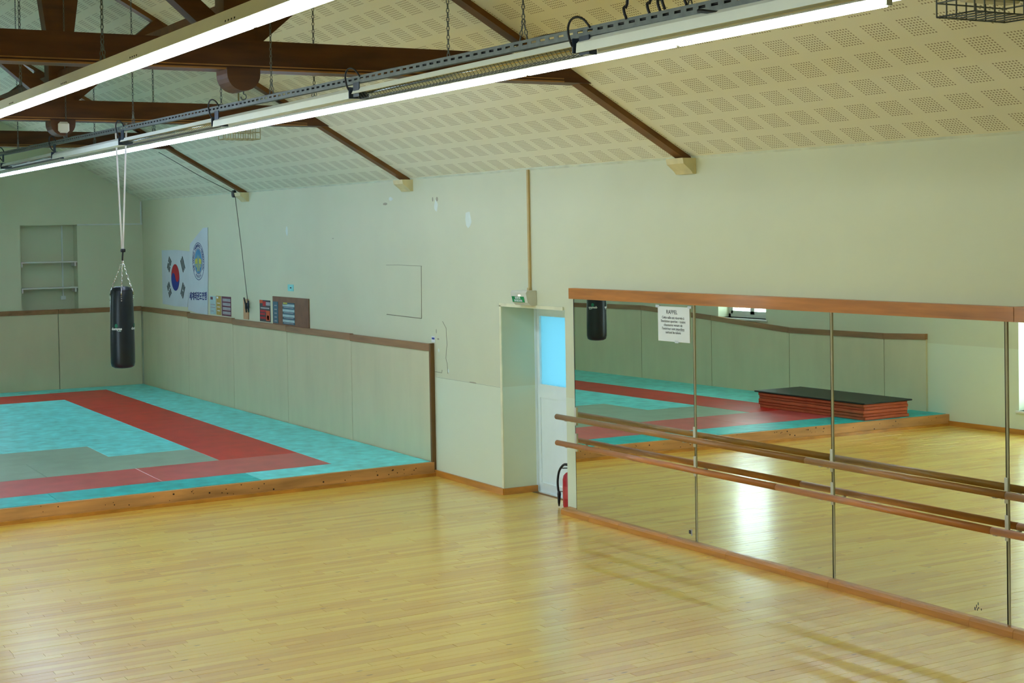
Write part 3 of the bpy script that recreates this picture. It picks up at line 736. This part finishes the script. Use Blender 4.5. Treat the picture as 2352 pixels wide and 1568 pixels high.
# flag, seen from its back, pinned to the wall
fl = sheet('flag', [(24.03, 2.365), (23.3, 2.372), (22.60, 2.35), (22.66, 1.93), (22.76, 1.50), (23.4, 1.49), (24.04, 1.51)], M_cloth, 'white flag with red and blue circle and four black trigrams', 'flag')
FX = XR-.0042; cy, cz, R_ = 23.34, 1.942, .208
part_poly('red_field', [disc(cy, cz, R_, 36)], M_flagred, fl, FX)
def rot(P, a): return [(cy+(p[0]-cy)*math.cos(a)-(p[1]-cz)*math.sin(a), cz+(p[0]-cy)*math.sin(a)+(p[1]-cz)*math.cos(a)) for p in P]
# local: right = -y.  blue: lower half plus lobe on the left, minus lobe on the right
n = 18; lower = []
for k in range(n+1): a = PI+PI*k/n; lower.append((cy-R_*math.cos(a), cz+R_*math.sin(a)))            # left -> bottom -> right
for k in range(1, n+1): a = -PI*k/n; lower.append((cy-R_/2-R_/2*math.cos(a)*1, cz+R_/2*math.sin(a)))   # right lobe dips
for k in range(1, n): a = PI*k/n; lower.append((cy+R_/2-R_/2*math.cos(a), cz+R_/2*math.sin(a)))
part_poly('blue_field', [rot(lower, math.radians(-20))], M_flagblue, fl, FX-.0013)
def trigram(y, z, ang, code):
    out = []
    for i, cdd in enumerate(code):
        off = (i-1)*.052
        for lo, hi in ([(-.11, .11)] if cdd else [(-.11, -.012), (.012, .11)]):
            P = [(lo, off-.017), (hi, off-.017), (hi, off+.017), (lo, off+.017)]
            out.append([(y-(p[0]*math.cos(ang)-p[1]*math.sin(ang)), z+(p[0]*math.sin(ang)+p[1]*math.cos(ang))) for p in P])
    return out
for y, z, a, code in ((23.64, 2.143, math.radians(56), (0, 1, 0)), (22.955, 2.15, math.radians(-56), (1, 1, 1)), (23.665, 1.744, math.radians(-56), (0, 0, 0)), (22.975, 1.747, math.radians(56), (1, 0, 1))):
    part_poly('trigram', trigram(y, z, a, code), M_flagblack, fl, FX)
# banner with the round federation emblem
bn = sheet('banner', [(22.58, 2.46), (21.95, 2.70), (21.73, 2.705), (21.76, 2.0), (21.81, 1.42), (22.3, 1.425), (22.73, 1.455), (22.66, 2.0)], M_cloth, 'white hanging banner with round blue emblem and navy lettering', 'banner', x=XR-.004)
BX = XR-.0077; by, bz = 22.19, 2.203
def ring(r0, r1, n=40): return [[(by-r0*math.cos(2*PI*k/n), bz+r0*math.sin(2*PI*k/n)), (by-r1*math.cos(2*PI*k/n), bz+r1*math.sin(2*PI*k/n)), (by-r1*math.cos(2*PI*(k+1)/n), bz+r1*math.sin(2*PI*(k+1)/n)), (by-r0*math.cos(2*PI*(k+1)/n), bz+r0*math.sin(2*PI*(k+1)/n))] for k in range(n)]
part_poly('emblem_ring', ring(.272, .281)+ring(.185, .193), M_navyink, bn, BX)
part_poly('globe', [[(by-.165*math.cos(2*PI*k/32), bz+.18*math.sin(2*PI*k/32)) for k in range(32)]], M_globe, bn, BX)
fig = []
for s in (-1, 1):
    fig += [[(by+s*.02, bz-.15), (by+s*.05, bz-.15), (by+s*.055, bz+.02), (by+s*.03, bz+.10), (by+s*.02, bz+.02)],
            [(by+s*.05, bz-.03), (by+s*.14, bz-.05), (by+s*.15, bz+.02), (by+s*.09, bz+.05), (by+s*.05, bz+.03)], [(by+s*.09, bz-.10), (by+s*.12, bz-.06), (by+s*.07, bz-.05)]]
part_poly('emblem_figure', fig, M_yellow, bn, BX-.0013)
ringtext = 'THE WORLD TAEKWONDO FEDERATION '
for k, ch in enumerate(ringtext):
    if ch == ' ': continue
    a = math.radians(215) - math.radians(250)*k/(len(ringtext)-1)
    y, z = by-.232*math.cos(a), bz+.232*math.sin(a); tl = a-PI/2
    text(ch, .062, M_navyink, bn, onwall(BX-.0005, y, z-.0, tl) @ Matrix.Translation((0, -.02, 0)), 'letter', bold=.002)
for k, ch in enumerate('세계태권도'):
    a = math.radians(-118) + math.radians(56)*k/4
    y, z = by-.232*math.cos(a), bz+.232*math.sin(a); text(ch, .055, M_navyink, bn, onwall(BX-.0005, y, z, a+PI/2) @ Matrix.Translation((0, -.02, 0)), 'letter')
text('세계태권도연맹', .128, M_navyink, bn, onwall(BX-.0005, 22.235, 1.635, .03), 'lettering', bold=.004)
# small posters
def rect(y0, y1, z0, z1, dz=.0): return [(y0, z1), (y1, z1+dz), (y1, z0+dz), (y0, z0)]
def poster(pts, m, label, bands=(), x=None, blocks=()):
    o = sheet('poster', pts, m, label, 'poster', x=x); X = (XR-.0005 if x is None else x)-.0032
    y0, y1 = pts[0][0], pts[1][0]; z1, z0 = pts[0][1], pts[2][1]
    for (a, c, d, e, mm) in bands:
        part_poly('print', [[(y0+(y1-y0)*a, z0+(z1-z0)*d), (y0+(y1-y0)*c, z0+(z1-z0)*d), (y0+(y1-y0)*c, z0+(z1-z0)*e), (y0+(y1-y0)*a, z0+(z1-z0)*e)]], mm, o, X)
    return o
M_pblue = mat('pale blue print', (176, 206, 206), .7); M_lgrey = mat('light grey print', (172, 172, 176), .7)
poster(rect(21.70, 21.45, 1.435, 1.702), M_pblue, 'narrow pale blue printed sheet, first poster right of the banner', [(.1, .5, .8, .95, M_plum), (.1, .9, .5, .56, M_lgrey), (.1, .9, .35, .4, M_lgrey), (.1, .6, .15, .2, M_lgrey)])
poster(rect(21.42, 21.22, 1.435, 1.709), M_ochre, 'narrow ochre poster between the pale sheet and the plum one', [(.1, .45, .86, .96, M_paper), (.2, .8, .6, .64, M_paper), (.2, .8, .4, .44, M_paper), (.2, .8, .2, .24, M_paper)])
poster(rect(21.19, 20.79, 1.43, 1.709), M_plum, 'plum poster with rows of light strips beside the ochre poster', [(.12, .95, .80-.22*k, .89-.22*k, M_lgrey) for k in range(4)]+[(.12, .95, .76-.22*k, .78-.22*k, M_paper) for k in range(4)])
poster(rect(19.64, 19.24, 1.417, 1.705), M_black, 'black and orange poster left of the brown board', [(.0, .3, .85, 1, M_orangeprint), (.3, .6, .72, .95, M_flagred), (.6, 1, .76, .92, M_lgrey), (.1, .9, .6, .66, M_lgrey), (.05, .6, .44, .54, M_flagred), (.05, .5, .3, .4, M_flagred), (.05, .55, .12, .22, M_flagred), (.6, .95, .05, .52, M_orangeprint), (.7, .85, .1, .3, M_paper)])
bd = sheet('notice_board', rect(19.13, 17.88, 1.38, 1.768), M_hard, 'brown hardboard panel standing on the wall pad capping', 'board', th=.012)
poster(rect(19.11, 18.93, 1.418, 1.70), M_blueprint, 'dark blue green poster at the left edge of the brown board', [(.3, .8, .8-.18*k, .84-.18*k, M_lgrey) for k in range(5)], x=XR-.013)
poster(rect(18.76, 18.35, 1.418, 1.698), M_blueprint, 'blue grey poster of pale bands on the brown board', [(.0, 1, .82-.24*k, .93-.24*k, M_pblue) for k in range(4)]+[(.05, .4, .9, 1, M_yellow)]+[(.1, .9, .76-.24*k, .79-.24*k, M_lgrey) for k in range(4)], x=XR-.013)
st = sheet('sticker', rect(18.60, 18.40, 1.85, 1.935), M_cyan, 'small pale cyan sticker above the brown board', 'sticker')
part_poly('print', [rect(18.52, 18.47, 1.885, 1.90)], M_ink, st, XR-.0037)
pb = sheet('cleat_board', rect(20.26, 20.07, 1.42, 1.70), M_ply, 'small pale plywood board carrying the rope cleat', 'board', th=.012)
cl = thing('rope_cleat', (XR-.02, 20.02, 1.5), 'black cleat on the plywood board with the rope made fast', 'cleat')
b = new(); tube(b, [(XR-.05, 20.12, 1.72), (XR-.05, 20.06, 1.62), (XR-.045, 20.05, 1.52)], .01, 6); box(b, XR-.05, XR-.012, 20.04, 20.09, 1.57, 1.65); obj('cleat_body', b, M_black, cl)
b = new(); tube(b, [(XR-.04, 19.98, 1.68), (XR-.06, 19.94, 1.6), (XR-.04, 19.98, 1.53)], .012, 6); obj('rope_coil', b, M_navy, cl)
# pulley and its line from the farthest truss
pl = thing('pulley', (7.2, 20.33, 3.16), 'black pulley block hanging by the farthest rafter foot', 'pulley')
b = new(); prism(b, [(7.19, 20.33+.05*math.cos(2*PI*k/16), 3.155+.05*math.sin(2*PI*k/16)) for k in range(16)], [(7.23, 20.33+.05*math.cos(2*PI*k/16), 3.155+.05*math.sin(2*PI*k/16)) for k in range(16)]); obj('sheave', b, M_black, pl)
b = new(); tube(b, [(7.21, 20.33, 3.2), (7.22, 20.25, 3.23), (7.27, 20.15, 3.2)], .006, 6); obj('strap', b, M_steel, pl)
b = new(); tube(b, [(6.15, 20.3, 3.72), (6.7, 20.3, 3.41), (7.2, 20.33, 3.17)], .005, 6); tube(b, [(7.21, 20.29, 3.14), (7.24, 20.15, 2.4), (7.27, 20.02, 1.62)], .005, 6)
tag(obj('line', b, mat('grey cord', (120, 118, 104), .8)), 'thin grey cord from the farthest rafter over the pulley to the cleat', 'rope')

# wall marks, thin lines of an old opening, cracks, filler patches (pieces of the wall)
def wline(P, r=.0035, m=M_crack, name='crack'):
    b = new(); tube(b, [(xw(p[0])-.001, p[0], p[1]) for p in P], r, 5); obj(name, b, m, wall_right)
wline([(14.70, 2.213), (15.3, 2.22), (15.6, 2.215)], .002); wline([(14.715, 2.213), (14.73, 1.651)], .004, name='opening_edge'); wline([(14.735, 1.651), (15.61, 1.662)], .004, name='opening_edge')
wline([(14.24, 1.64), (14.16, 1.57), (14.15, 1.4), (14.18, 1.26), (14.15, 1.2), (14.14, 1.1)], .0028); wline([(14.45, 1.10), (14.28, 1.10), (14.27, 1.13)], .0028)
wline([(14.42, 1.045), (13.0, 1.045)], .0012)
for y, z, w, h_ in ((18.6, 2.62, .10, .14), (13.63, 2.7, .16, .20), (14.35, 2.85, .1, .16), (15.45, 2.95, .12, .06), (14.13, 1.13, .05, .05), (14.34, 1.33, .05, .05)):
    b = new(); P = [(y+w/2*math.cos(2*PI*k/9)*random.uniform(.6, 1), z+h_/2*math.sin(2*PI*k/9)*random.uniform(.6, 1)) for k in range(9)]
    prism(b, [(xw(y)+.001, p[0], p[1]) for p in P], [(xw(y)-.0008, p[0], p[1]) for p in P]); obj('filler_patch', b, M_patch, wall_right)
for y, z, w, h_ in ((15.6, 2.90, .12, .03), (14.42, 2.92, .03, .05), (14.32, 2.92, .05, .05), (17.1, 2.52, .05, .01), (13.6, 1.05, .16, .012), (14.39, 1.53, .02, .05), (14.35, 1.45, .05, .02)):
    b = new(); P = [(y+w/2*math.cos(2*PI*k/7), z+h_/2*math.sin(2*PI*k/7)) for k in range(7)]
    prism(b, [(xw(y)+.001, p[0], p[1]) for p in P], [(xw(y)-.0008, p[0], p[1]) for p in P]); obj('scuff', b, mat('scuff grey', (170, 164, 140), .8), wall_right)
st = sheet('sticker', rect(14.50, 14.42, 1.41, 1.475), M_paper, 'tiny white sticker with blue mark above the pad end', 'sticker')
part_poly('print', [rect(14.49, 14.43, 1.44, 1.46)], M_flagblue, st, XR-.0037)

# exit sign with its conduit
ex = thing('exit_sign', (XR, 12.47, 1.90), 'small lit exit sign box with green panel above the door recess', 'exit sign')
b = new(); A = [(XR-.001, 1.87), (XR-.001, 2.01), (XR-.10, 2.01), (XR-.115, 1.99), (XR-.095, 1.90), (XR-.06, 1.87)]
prism(b, [(p[0], 12.31, p[1]) for p in A], [(p[0], 12.60, p[1]) for p in A]); obj('case', b, M_plast, ex)
gp = new(); P0, P1 = Vector((XR-.1095, 0, 1.955)), Vector((XR-.0955, 0, 1.90)); 
prism(gp, [(P0.x, 12.585, P0.z), (P0.x, 12.36, P0.z), (P1.x, 12.36, P1.z), (P1.x, 12.585, P1.z)], [(P0.x-.002, 12.585, P0.z), (P0.x-.002, 12.36, P0.z), (P1.x-.002, 12.36, P1.z), (P1.x-.002, 12.585, P1.z)])
gl = obj('green_panel', gp, M_green, ex)
tm = Matrix(((0, .2467, -.969, XR-.1075), (-1, 0, 0, 12.472), (0, .969, .2467, 1.93), (0, 0, 0, 1)))
tm2 = tm.copy()
tm = Matrix(((0, -.2467, -.969, XR-.1075), (-1, 0, 0, 12.472), (0, .969, -.2467, 1.932), (0, 0, 0, 1)))
text('SORTIE', .03, M_paper, ex, tm, 'lettering', bold=.001); 
tm = Matrix(((0, -.2467, -.969, XR-.1015), (-1, 0, 0, 12.472), (0, .969, -.2467, 1.907), (0, 0, 0, 1)))
text('DE SECOURS', .026, M_paper, ex, tm, 'lettering', bold=.001)
b = new(); box(b, XR-.112, XR-.098, 12.42, 12.46, 1.958, 1.972); obj('pilot_lamp', b, emis('warm pilot lamp', (1, .8, .4, 1), 1.5), ex)
b = new(); box(b, XR-.02, XR-.001, 12.395, 12.425, 2.03, eave(12.4)-.003); box(b, XR-.03, XR-.001, 12.39, 12.43, 2.008, 2.035); 
tag(obj('conduit', b, mat('tan conduit', (196, 170, 110), .5)), 'thin tan conduit running from the eaves down to the exit sign', 'conduit')

# ------------------------------------------------------------------ far wall niche, shelves and conduit
for z, lab in ((2.19, 'upper white shelf in the far wall niche'), (1.772, 'lower white shelf in the far wall niche')):
    t = thing('shelf', (5.775, YF+.13, z), lab, 'shelf', 'niche shelves')
    b = new(); box(b, 5.33, 6.22, YF+.005, YF+.255, z, z+.022, .003); obj('board', b, M_cream, t)
    for x in (5.345, 6.19):
        b = new(); box(b, x-.012, x+.012, YF+.01, YF+.25, z-.06, z-.001); obj('shelf_bracket', b, M_cream, t)
b = new(); box(b, 6.225, XR, YF-.018, YF-.001, 2.79, 2.81); box(b, XR-.03, XR-.012, YF-.02, YF-.001, 2.79, 3.17)
tag(obj('conduit', b, M_white), 'white surface conduit from the niche to the corner and up to the eaves', 'conduit')
b = new(); box(b, 6.03, 6.05, YF+.235, YF+.258, 1.64, 2.79); box(b, 6.0, 6.08, YF+.225, YF+.258, 1.58, 1.645, .005)
tag(obj('conduit', b, M_white), 'white conduit dropping to a small socket inside the niche', 'conduit')

# ------------------------------------------------------------------ punch bag
def bag():
    c = (4.281, 15.50, 1.243)
    t = thing('punch_bag', c, 'black punch bag hanging over the mats by white straps', 'punch bag')
    b = new(); prof = [(.03, 0), (.085, .006), (.112, .022), (.121, .06), (.122, .2), (.120, .4), (.116, .62), (.111, .74), (.106, .79), (.092, .822), (.05, .835)]
    lathe(b, c, prof, 28); obj('body', b, M_bag, t)
    b = new(); lathe(b, (c[0], c[1], c[2]), [(.1065, .792), (.110, .792), (.110, .797), (.1065, .797)], 28); obj('seam', b, M_black, t)
    top = (4.297, 15.50, 2.34)
    for k in range(4):
        a = PI/4+PI/2*k+.5; b = new(); px, py = c[0]+.098*math.cos(a), c[1]+.098*math.sin(a)
        chain_bm(b, (px, py, 2.06), top, link=.032, w=.014, r=.003)
        obj('suspension_chain', b, M_chrome, t)
        b = new(); ox, oy = c[0]+.113*math.cos(a), c[1]+.113*math.sin(a); qx, qy = c[0]+.115*math.cos(a), c[1]+.115*math.sin(a)
        tube(b, [(px, py, 2.06), (ox, oy, 2.02), (qx, qy, 1.985)], .006, 6)
        for dz in (0, -.02, -.04):
            lathe(b, (qx, qy, 1.975+dz), [(.007, -.004), (.007, .004)], 8)
        obj('strap_rivets', b, M_chrome, t)
    b = new(); tube(b, [top, (4.299, 15.50, 2.38), (4.304, 15.50, 2.43)], .008, 6); box(b, 4.282, 4.327, 15.48, 15.52, 2.425, 2.46, .006); obj('carabiner', b, M_black, t)
    for dx, dy in ((-.045, 0), (.05, 0)):
        b = new(); bar(b, (4.300+dx*.1, 15.50, 2.45), (4.205+dx*1.35, 15.13, 3.90), .017, .004, up=(0, 1, 0)); obj('strap', b, M_webb, t)
    # round mark and lettering bent round the bag, once towards the camera side and once towards the mirrors
    R = .1225
    for a0 in (math.atan2(-c[1], -c[0])-.50, math.atan2(-c[1], 14.55-c[0])+.42):
        b = new(); n = 12
        vs = [b.verts.new((c[0]+(R+.0015)*math.cos(a0+.019*math.cos(2*PI*k/n)/R), c[1]+(R+.0015)*math.sin(a0+.019*math.cos(2*PI*k/n)/R), 1.682+.021*math.sin(2*PI*k/n))) for k in range(n)]; b.faces.new(vs)
        obj('round_mark', b, M_logo, t)
        for s_, size, z, off, m, bold in (('domyos', .036, 1.640, 0, M_paper, .0012), ('club', .018, 1.625, .035, M_pblue, .0006)):
            cu = bpy.data.curves.new('lettering', 'FONT'); cu.body = s_; cu.size = size; cu.align_x = 'CENTER'; cu.offset = bold; cu.resolution_u = 3
            tmp = bpy.data.objects.new('t', cu); COL.objects.link(tmp); dg = bpy.context.evaluated_depsgraph_get(); me = bpy.data.meshes.new_from_object(tmp.evaluated_get(dg)); bpy.data.objects.remove(tmp); bpy.data.curves.remove(cu)
            for v in me.vertices:
                a = a0 + (v.co.x+off)/R; v.co = Vector(((R+.002)*math.cos(a), (R+.002)*math.sin(a), v.co.y+z-c[2]))
            me.materials.clear(); me.materials.append(m); o = bpy.data.objects.new('lettering', me); COL.objects.link(o); o.parent = t; WL[o.name] = WL[t.name]
bag()

# ------------------------------------------------------------------ mirror wall: everything follows the slightly turned wall
def wx(y, off): return xw(y)-off
MY = [11.625, 9.872, 8.292, 6.725, 5.1, 3.5]
MN = ['leftmost', 'second', 'third', 'fourth', 'fifth']
for i in range(5):
    ya, yb = MY[i]-.016, MY[i+1]+.010
    def fx(y, z): return wx(y, .046)+.003*(z-1.0)
    b = new(); P = [(fx(yb, .06), yb, .058), (fx(yb, .06)+.006, yb, .058), (fx(ya, .06)+.006, ya, .058), (fx(ya, .06), ya, .058)]
    Q = [(fx(yb, 1.97), yb, 1.965), (fx(yb, 1.97)+.006, yb, 1.965), (fx(ya, 1.97)+.006, ya, 1.965), (fx(ya, 1.97), ya, 1.965)]
    hexa(b, P+Q); tag(obj('wall_mirror', b, M_mirror), ('%s tall wall mirror from the door' % MN[i]) if i else 'tall wall mirror nearest the door, with the notice taped on it', 'mirror', 'wall mirrors')
b = new(); hexa(b, [(wx(3.4, .036), 3.4, .061), (xw(3.4)-.001, 3.4, .061), (xw(11.635)-.001, 11.635, .061), (wx(11.635, .036), 11.635, .061), (wx(3.4, .034), 3.4, 1.953), (xw(3.4)-.001, 3.4, 1.953), (xw(11.635)-.001, 11.635, 1.953), (wx(11.635, .034), 11.635, 1.953)])
tag(obj('backing_board', b, M_dark), 'dark backing board behind the row of wall mirrors', 'board')
for i, y in enumerate(MY[1:5]):
    t = thing('joint_strip', (wx(y, .045), y, .06), '%s upright joint strip between the wall mirrors, counted from the door' % ORD[i], 'strip', 'upright strips between mirrors')
    b = new(); box(b, wx(y, .050), wx(y, .037), y-.018, y-.001, .061, 1.954); obj('strip', b, M_seal, t)
# head board
t = thing('head_board', (xw(9), 9, 1.955), 'long varnished board above the wall mirrors', 'board')
for j, (ya, yb) in enumerate(((11.657, 6.64), (6.635, 3.4))):
    b = new(); hexa(b, [(wx(yb, .068), yb, 1.955), (wx(yb, .001), yb, 1.955), (wx(ya, .001), ya, 1.955), (wx(ya, .068), ya, 1.955), (wx(yb, .068), yb, 2.047), (wx(yb, .001), yb, 2.047), (wx(ya, .001), ya, 2.050), (wx(ya, .068), ya, 2.050)])
    obj('plank', b, mat('varnished head board', (194, 124, 50), .4, var=.12, scale=4, stretch=(1, .4, 5), coat=.3), t)
# base board with rounded nose
t = thing('base_board', (xw(9), 9, 0), 'varnished wooden base board below the wall mirrors', 'board')
ysb = [11.80, 11.35, 10.9, 10.2, 9.45, 8.75, 8.3, 7.6, 7.0, 6.65, 6.2, 5.4, 4.6, 3.4]
for ya, yb in zip(ysb[:-1], ysb[1:]):
    prof = [(.001, 0), (.098, 0), (.098, .040), (.090, .052), (.074, .058), (.001, .060)]
    b = new(); prism(b, [(wx(ya-.001, o_), ya-.001, z) for o_, z in prof], [(wx(yb+.001, o_), yb+.001, z) for o_, z in prof]); obj('length', b, M_trim, t)
# ballet barres
for z, lab in ((.897, 'upper wooden ballet barre in front of the mirrors'), (.6625, 'lower wooden ballet barre in front of the mirrors')):
    t = thing('ballet_barre', (wx(9, .165), 9, z), lab, 'barre', 'ballet barres')
    cuts = [11.735, 8.43, 6.62, 3.4] if z > .8 else [11.735, 8.75, 6.74, 3.4]
    for ya, yb in zip(cuts[:-1], cuts[1:]):
        b = new(); n = 16; r = .0245; A = []; B = []
        for k in range(n):
            a = 2*PI*k/n; A.append((wx(ya, .165)+r*math.cos(a), ya-.0015, z+r*math.sin(a))); B.append((wx(yb, .165)+r*math.cos(a), yb+.0015, z+r*math.sin(a)))
        prism(b, A, B)
        for f in b.faces:
            if len(f.verts) == 4: f.smooth = True
        obj('rod', b, M_barre if z < .8 else mat('darker pine barre', (170, 118, 60), .35, var=.12, scale=5, stretch=(3, .3, 3), coat=.3), t)
    for y in [11.60]+MY[1:5]:
        b = new(); xx = wx(y, .05)
        box(b, xx-.006, xx+.002, y-.014, y+.014, z-.075, z+.085); bar(b, (xx-.004, y, z-.035), (wx(y, .165), y, z-.027), .025, .008); bar(b, (xx-.004, y, z-.02), (xx-.05, y, z-.03), .02, .03)
        obj('wall_bracket', b, M_plast, t, label='off-white steel bracket')
# notice
def notice():
    y0, y1, z0, z1 = 10.34, 9.915, 1.648, 1.932; ym = (y0+y1)/2; dy = .0
    X = wx(ym, .050)
    b = new(); hexa(b, [(wx(y1, .050), y1, z0), (wx(y1, .0485), y1, z0), (wx(y0, .0485), y0, z0), (wx(y0, .050), y0, z0), (wx(y1, .050), y1, z1), (wx(y1, .0485), y1, z1), (wx(y0, .0485), y0, z1), (wx(y0, .050), y0, z1)])
    o = obj('notice', b, M_paper); tag(o, 'white paper notice titled RAPPEL taped to the mirror nearest the door', 'notice')
    c, s = math.cos(.02), math.sin(.02)
    def F(y, z): return Matrix(((s, 0, -c, wx(y, .0508)), (-c, 0, -s, y), (0, 1, 0, z), (0, 0, 0, 1)))
    text('RAPPEL', .046, M_ink, o, F(10.15, 1.873))
    for k, s_ in enumerate(('Cette salle est réservée à', "l'évolution sportive – toutes", 'chaussures venant de', "l'extérieur sont interdites", 'surtout les talons')):
        text(s_, .0305, M_ink, o, F(10.135, 1.833-.030*k), squeeze=.95)
    b = new(); yy = 10.045; zz = 1.833-.09-.006; box(b, wx(yy, .0512), wx(yy, .0506), 9.985, 10.105, zz, zz+.0016); obj('underline', b, M_ink, o)
    for y, z in ((10.345, 1.928), (9.915, 1.93), (10.09, 1.645)):
        b = new(); box(b, wx(y, .0516), wx(y, .0508), y-.025, y+.025, z-.006, z+.014); obj('tape', b, M_cyan if False else M_cloth, o)
notice()
b = new(); box(b, wx(9.95, .0485), wx(9.95, .047), 9.925, 9.985, .10, .155); o = obj('sticker', b, M_lgrey); tag(o, 'small pale sticker low on the mirror nearest the door', 'sticker')
b = new(); box(b, wx(9.95, .0495), wx(9.95, .0487), 9.94, 9.97, .113, .142); obj('print', b, M_ink, o)
b = new(); rnd = random.Random(9)
for k in range(7): 
    y = 6.93+rnd.uniform(0, .07); z = .10+rnd.uniform(0, .04); box(b, wx(y, .049), wx(y, .0465), y, y+.006, z, z+rnd.uniform(.01, .025))
tag(obj('adhesive_residue', b, M_ink), 'dark scratchy residue marks low on the third mirror', 'mark')

# ------------------------------------------------------------------ fire extinguisher beside the door
def extinguisher():
    c = (7.44, 11.985, .001); t = thing('fire_extinguisher', c, 'red fire extinguisher with black hose half hidden by the wall corner', 'fire extinguisher')
    b = new(); lathe(b, c, [(.055, 0), (.07, .012), (.074, .03), (.074, .27), (.066, .305), (.045, .328), (.02, .34), (.018, .36)], 24); obj('cylinder', b, M_ext, t)
    b = new(); lathe(b, (c[0], c[1], .36), [(.02, 0), (.022, .02), (.012, .035)], 12); bar(b, (c[0], c[1], .395), (c[0]-.04, c[1]+.07, .40), .02, .008); bar(b, (c[0], c[1], .375), (c[0]-.04, c[1]+.075, .368), .02, .008); obj('valve', b, M_black, t)
    b = new(); ex_, ey = -.05, .125
    P = [(c[0], c[1], .385), (c[0]+.25*ex_, c[1]+.25*ey, .405), (c[0]+.6*ex_, c[1]+.6*ey, .395), (c[0]+.95*ex_, c[1]+.95*ey, .34), (c[0]+1.1*ex_, c[1]+1.1*ey, .25), (c[0]+1.08*ex_, c[1]+1.08*ey, .17), (c[0]+1.0*ex_, c[1]+1.0*ey, .13)]
    tube(b, curve(P), .011, 8); obj('hose', b, M_black, t)
    b = new(); q = (c[0]+ex_, c[1]+ey); tube(b, [(q[0], q[1], .15), (q[0], q[1], .12), (q[0]-.003, q[1], .04), (q[0]-.003, q[1], .01)], [.015, .018, .012, .006], 8); obj('nozzle', b, M_black, t)
    b = new(); tube(b, [(c[0]-.02, c[1]+.06, .148), (q[0], q[1], .148)], .005, 6); obj('hose_clip', b, M_steel, t)
    b = new(); lathe(b, (c[0], c[1], .10), [(.0745, 0), (.0748, .001), (.0748, .11), (.0745, .111)], 24); obj('label_band', b, mat('extinguisher label', (190, 60, 60), .4), t)
extinguisher()

# ------------------------------------------------------------------ wire guards under the ceiling
def cage(x0, x1, y0, y1, z0, z1, m, label):
    t = thing('wire_cage', ((x0+x1)/2, (y0+y1)/2, z0), label, 'wire guard', 'wire guards under the ceiling'); b = new(); r = .0042; n = 7
    for zz in (z0, (z0+z1)/2, z1):
        for a, c in (((x0, y0), (x1, y0)), ((x0, y1), (x1, y1)), ((x0, y0), (x0, y1)), ((x1, y0), (x1, y1))): tube(b, [(a[0], a[1], zz), (c[0], c[1], zz)], r, 5)
    for k in range(n+1):
        xx = x0+(x1-x0)*k/n
        for Y in (y0, y1): tube(b, [(xx, Y, z0), (xx, Y, z1)], r, 5)
        tube(b, [(xx, y0, z0), (xx, y1, z0)], r, 5)
    obj('wires', b, m, t, kind='stuff')
    xm, ym = (x0+x1)/2, (y0+y1)/2
    b = new(); tube(b, [(xm, ym, z1-.02), (xm, ym, ceil_z(xm, ym))], .008, 6); obj('stem', b, m, t)
    b = new(); box(b, x0+.07, x1-.07, ym-.05, ym+.05, z1-.07, z1-.02, .01); obj('lamp_body', b, M_plast, t)
cage(5.45, 5.84, 15.6, 15.82, 3.605, 3.75, mat('yellowed wire', (190, 176, 120), .5), 'yellowed wire guard under the far part of the ceiling slope')
cage(5.68, 6.16, 5.35, 5.6, 3.60, 3.74, M_steel, 'grey wire guard at the top right corner')
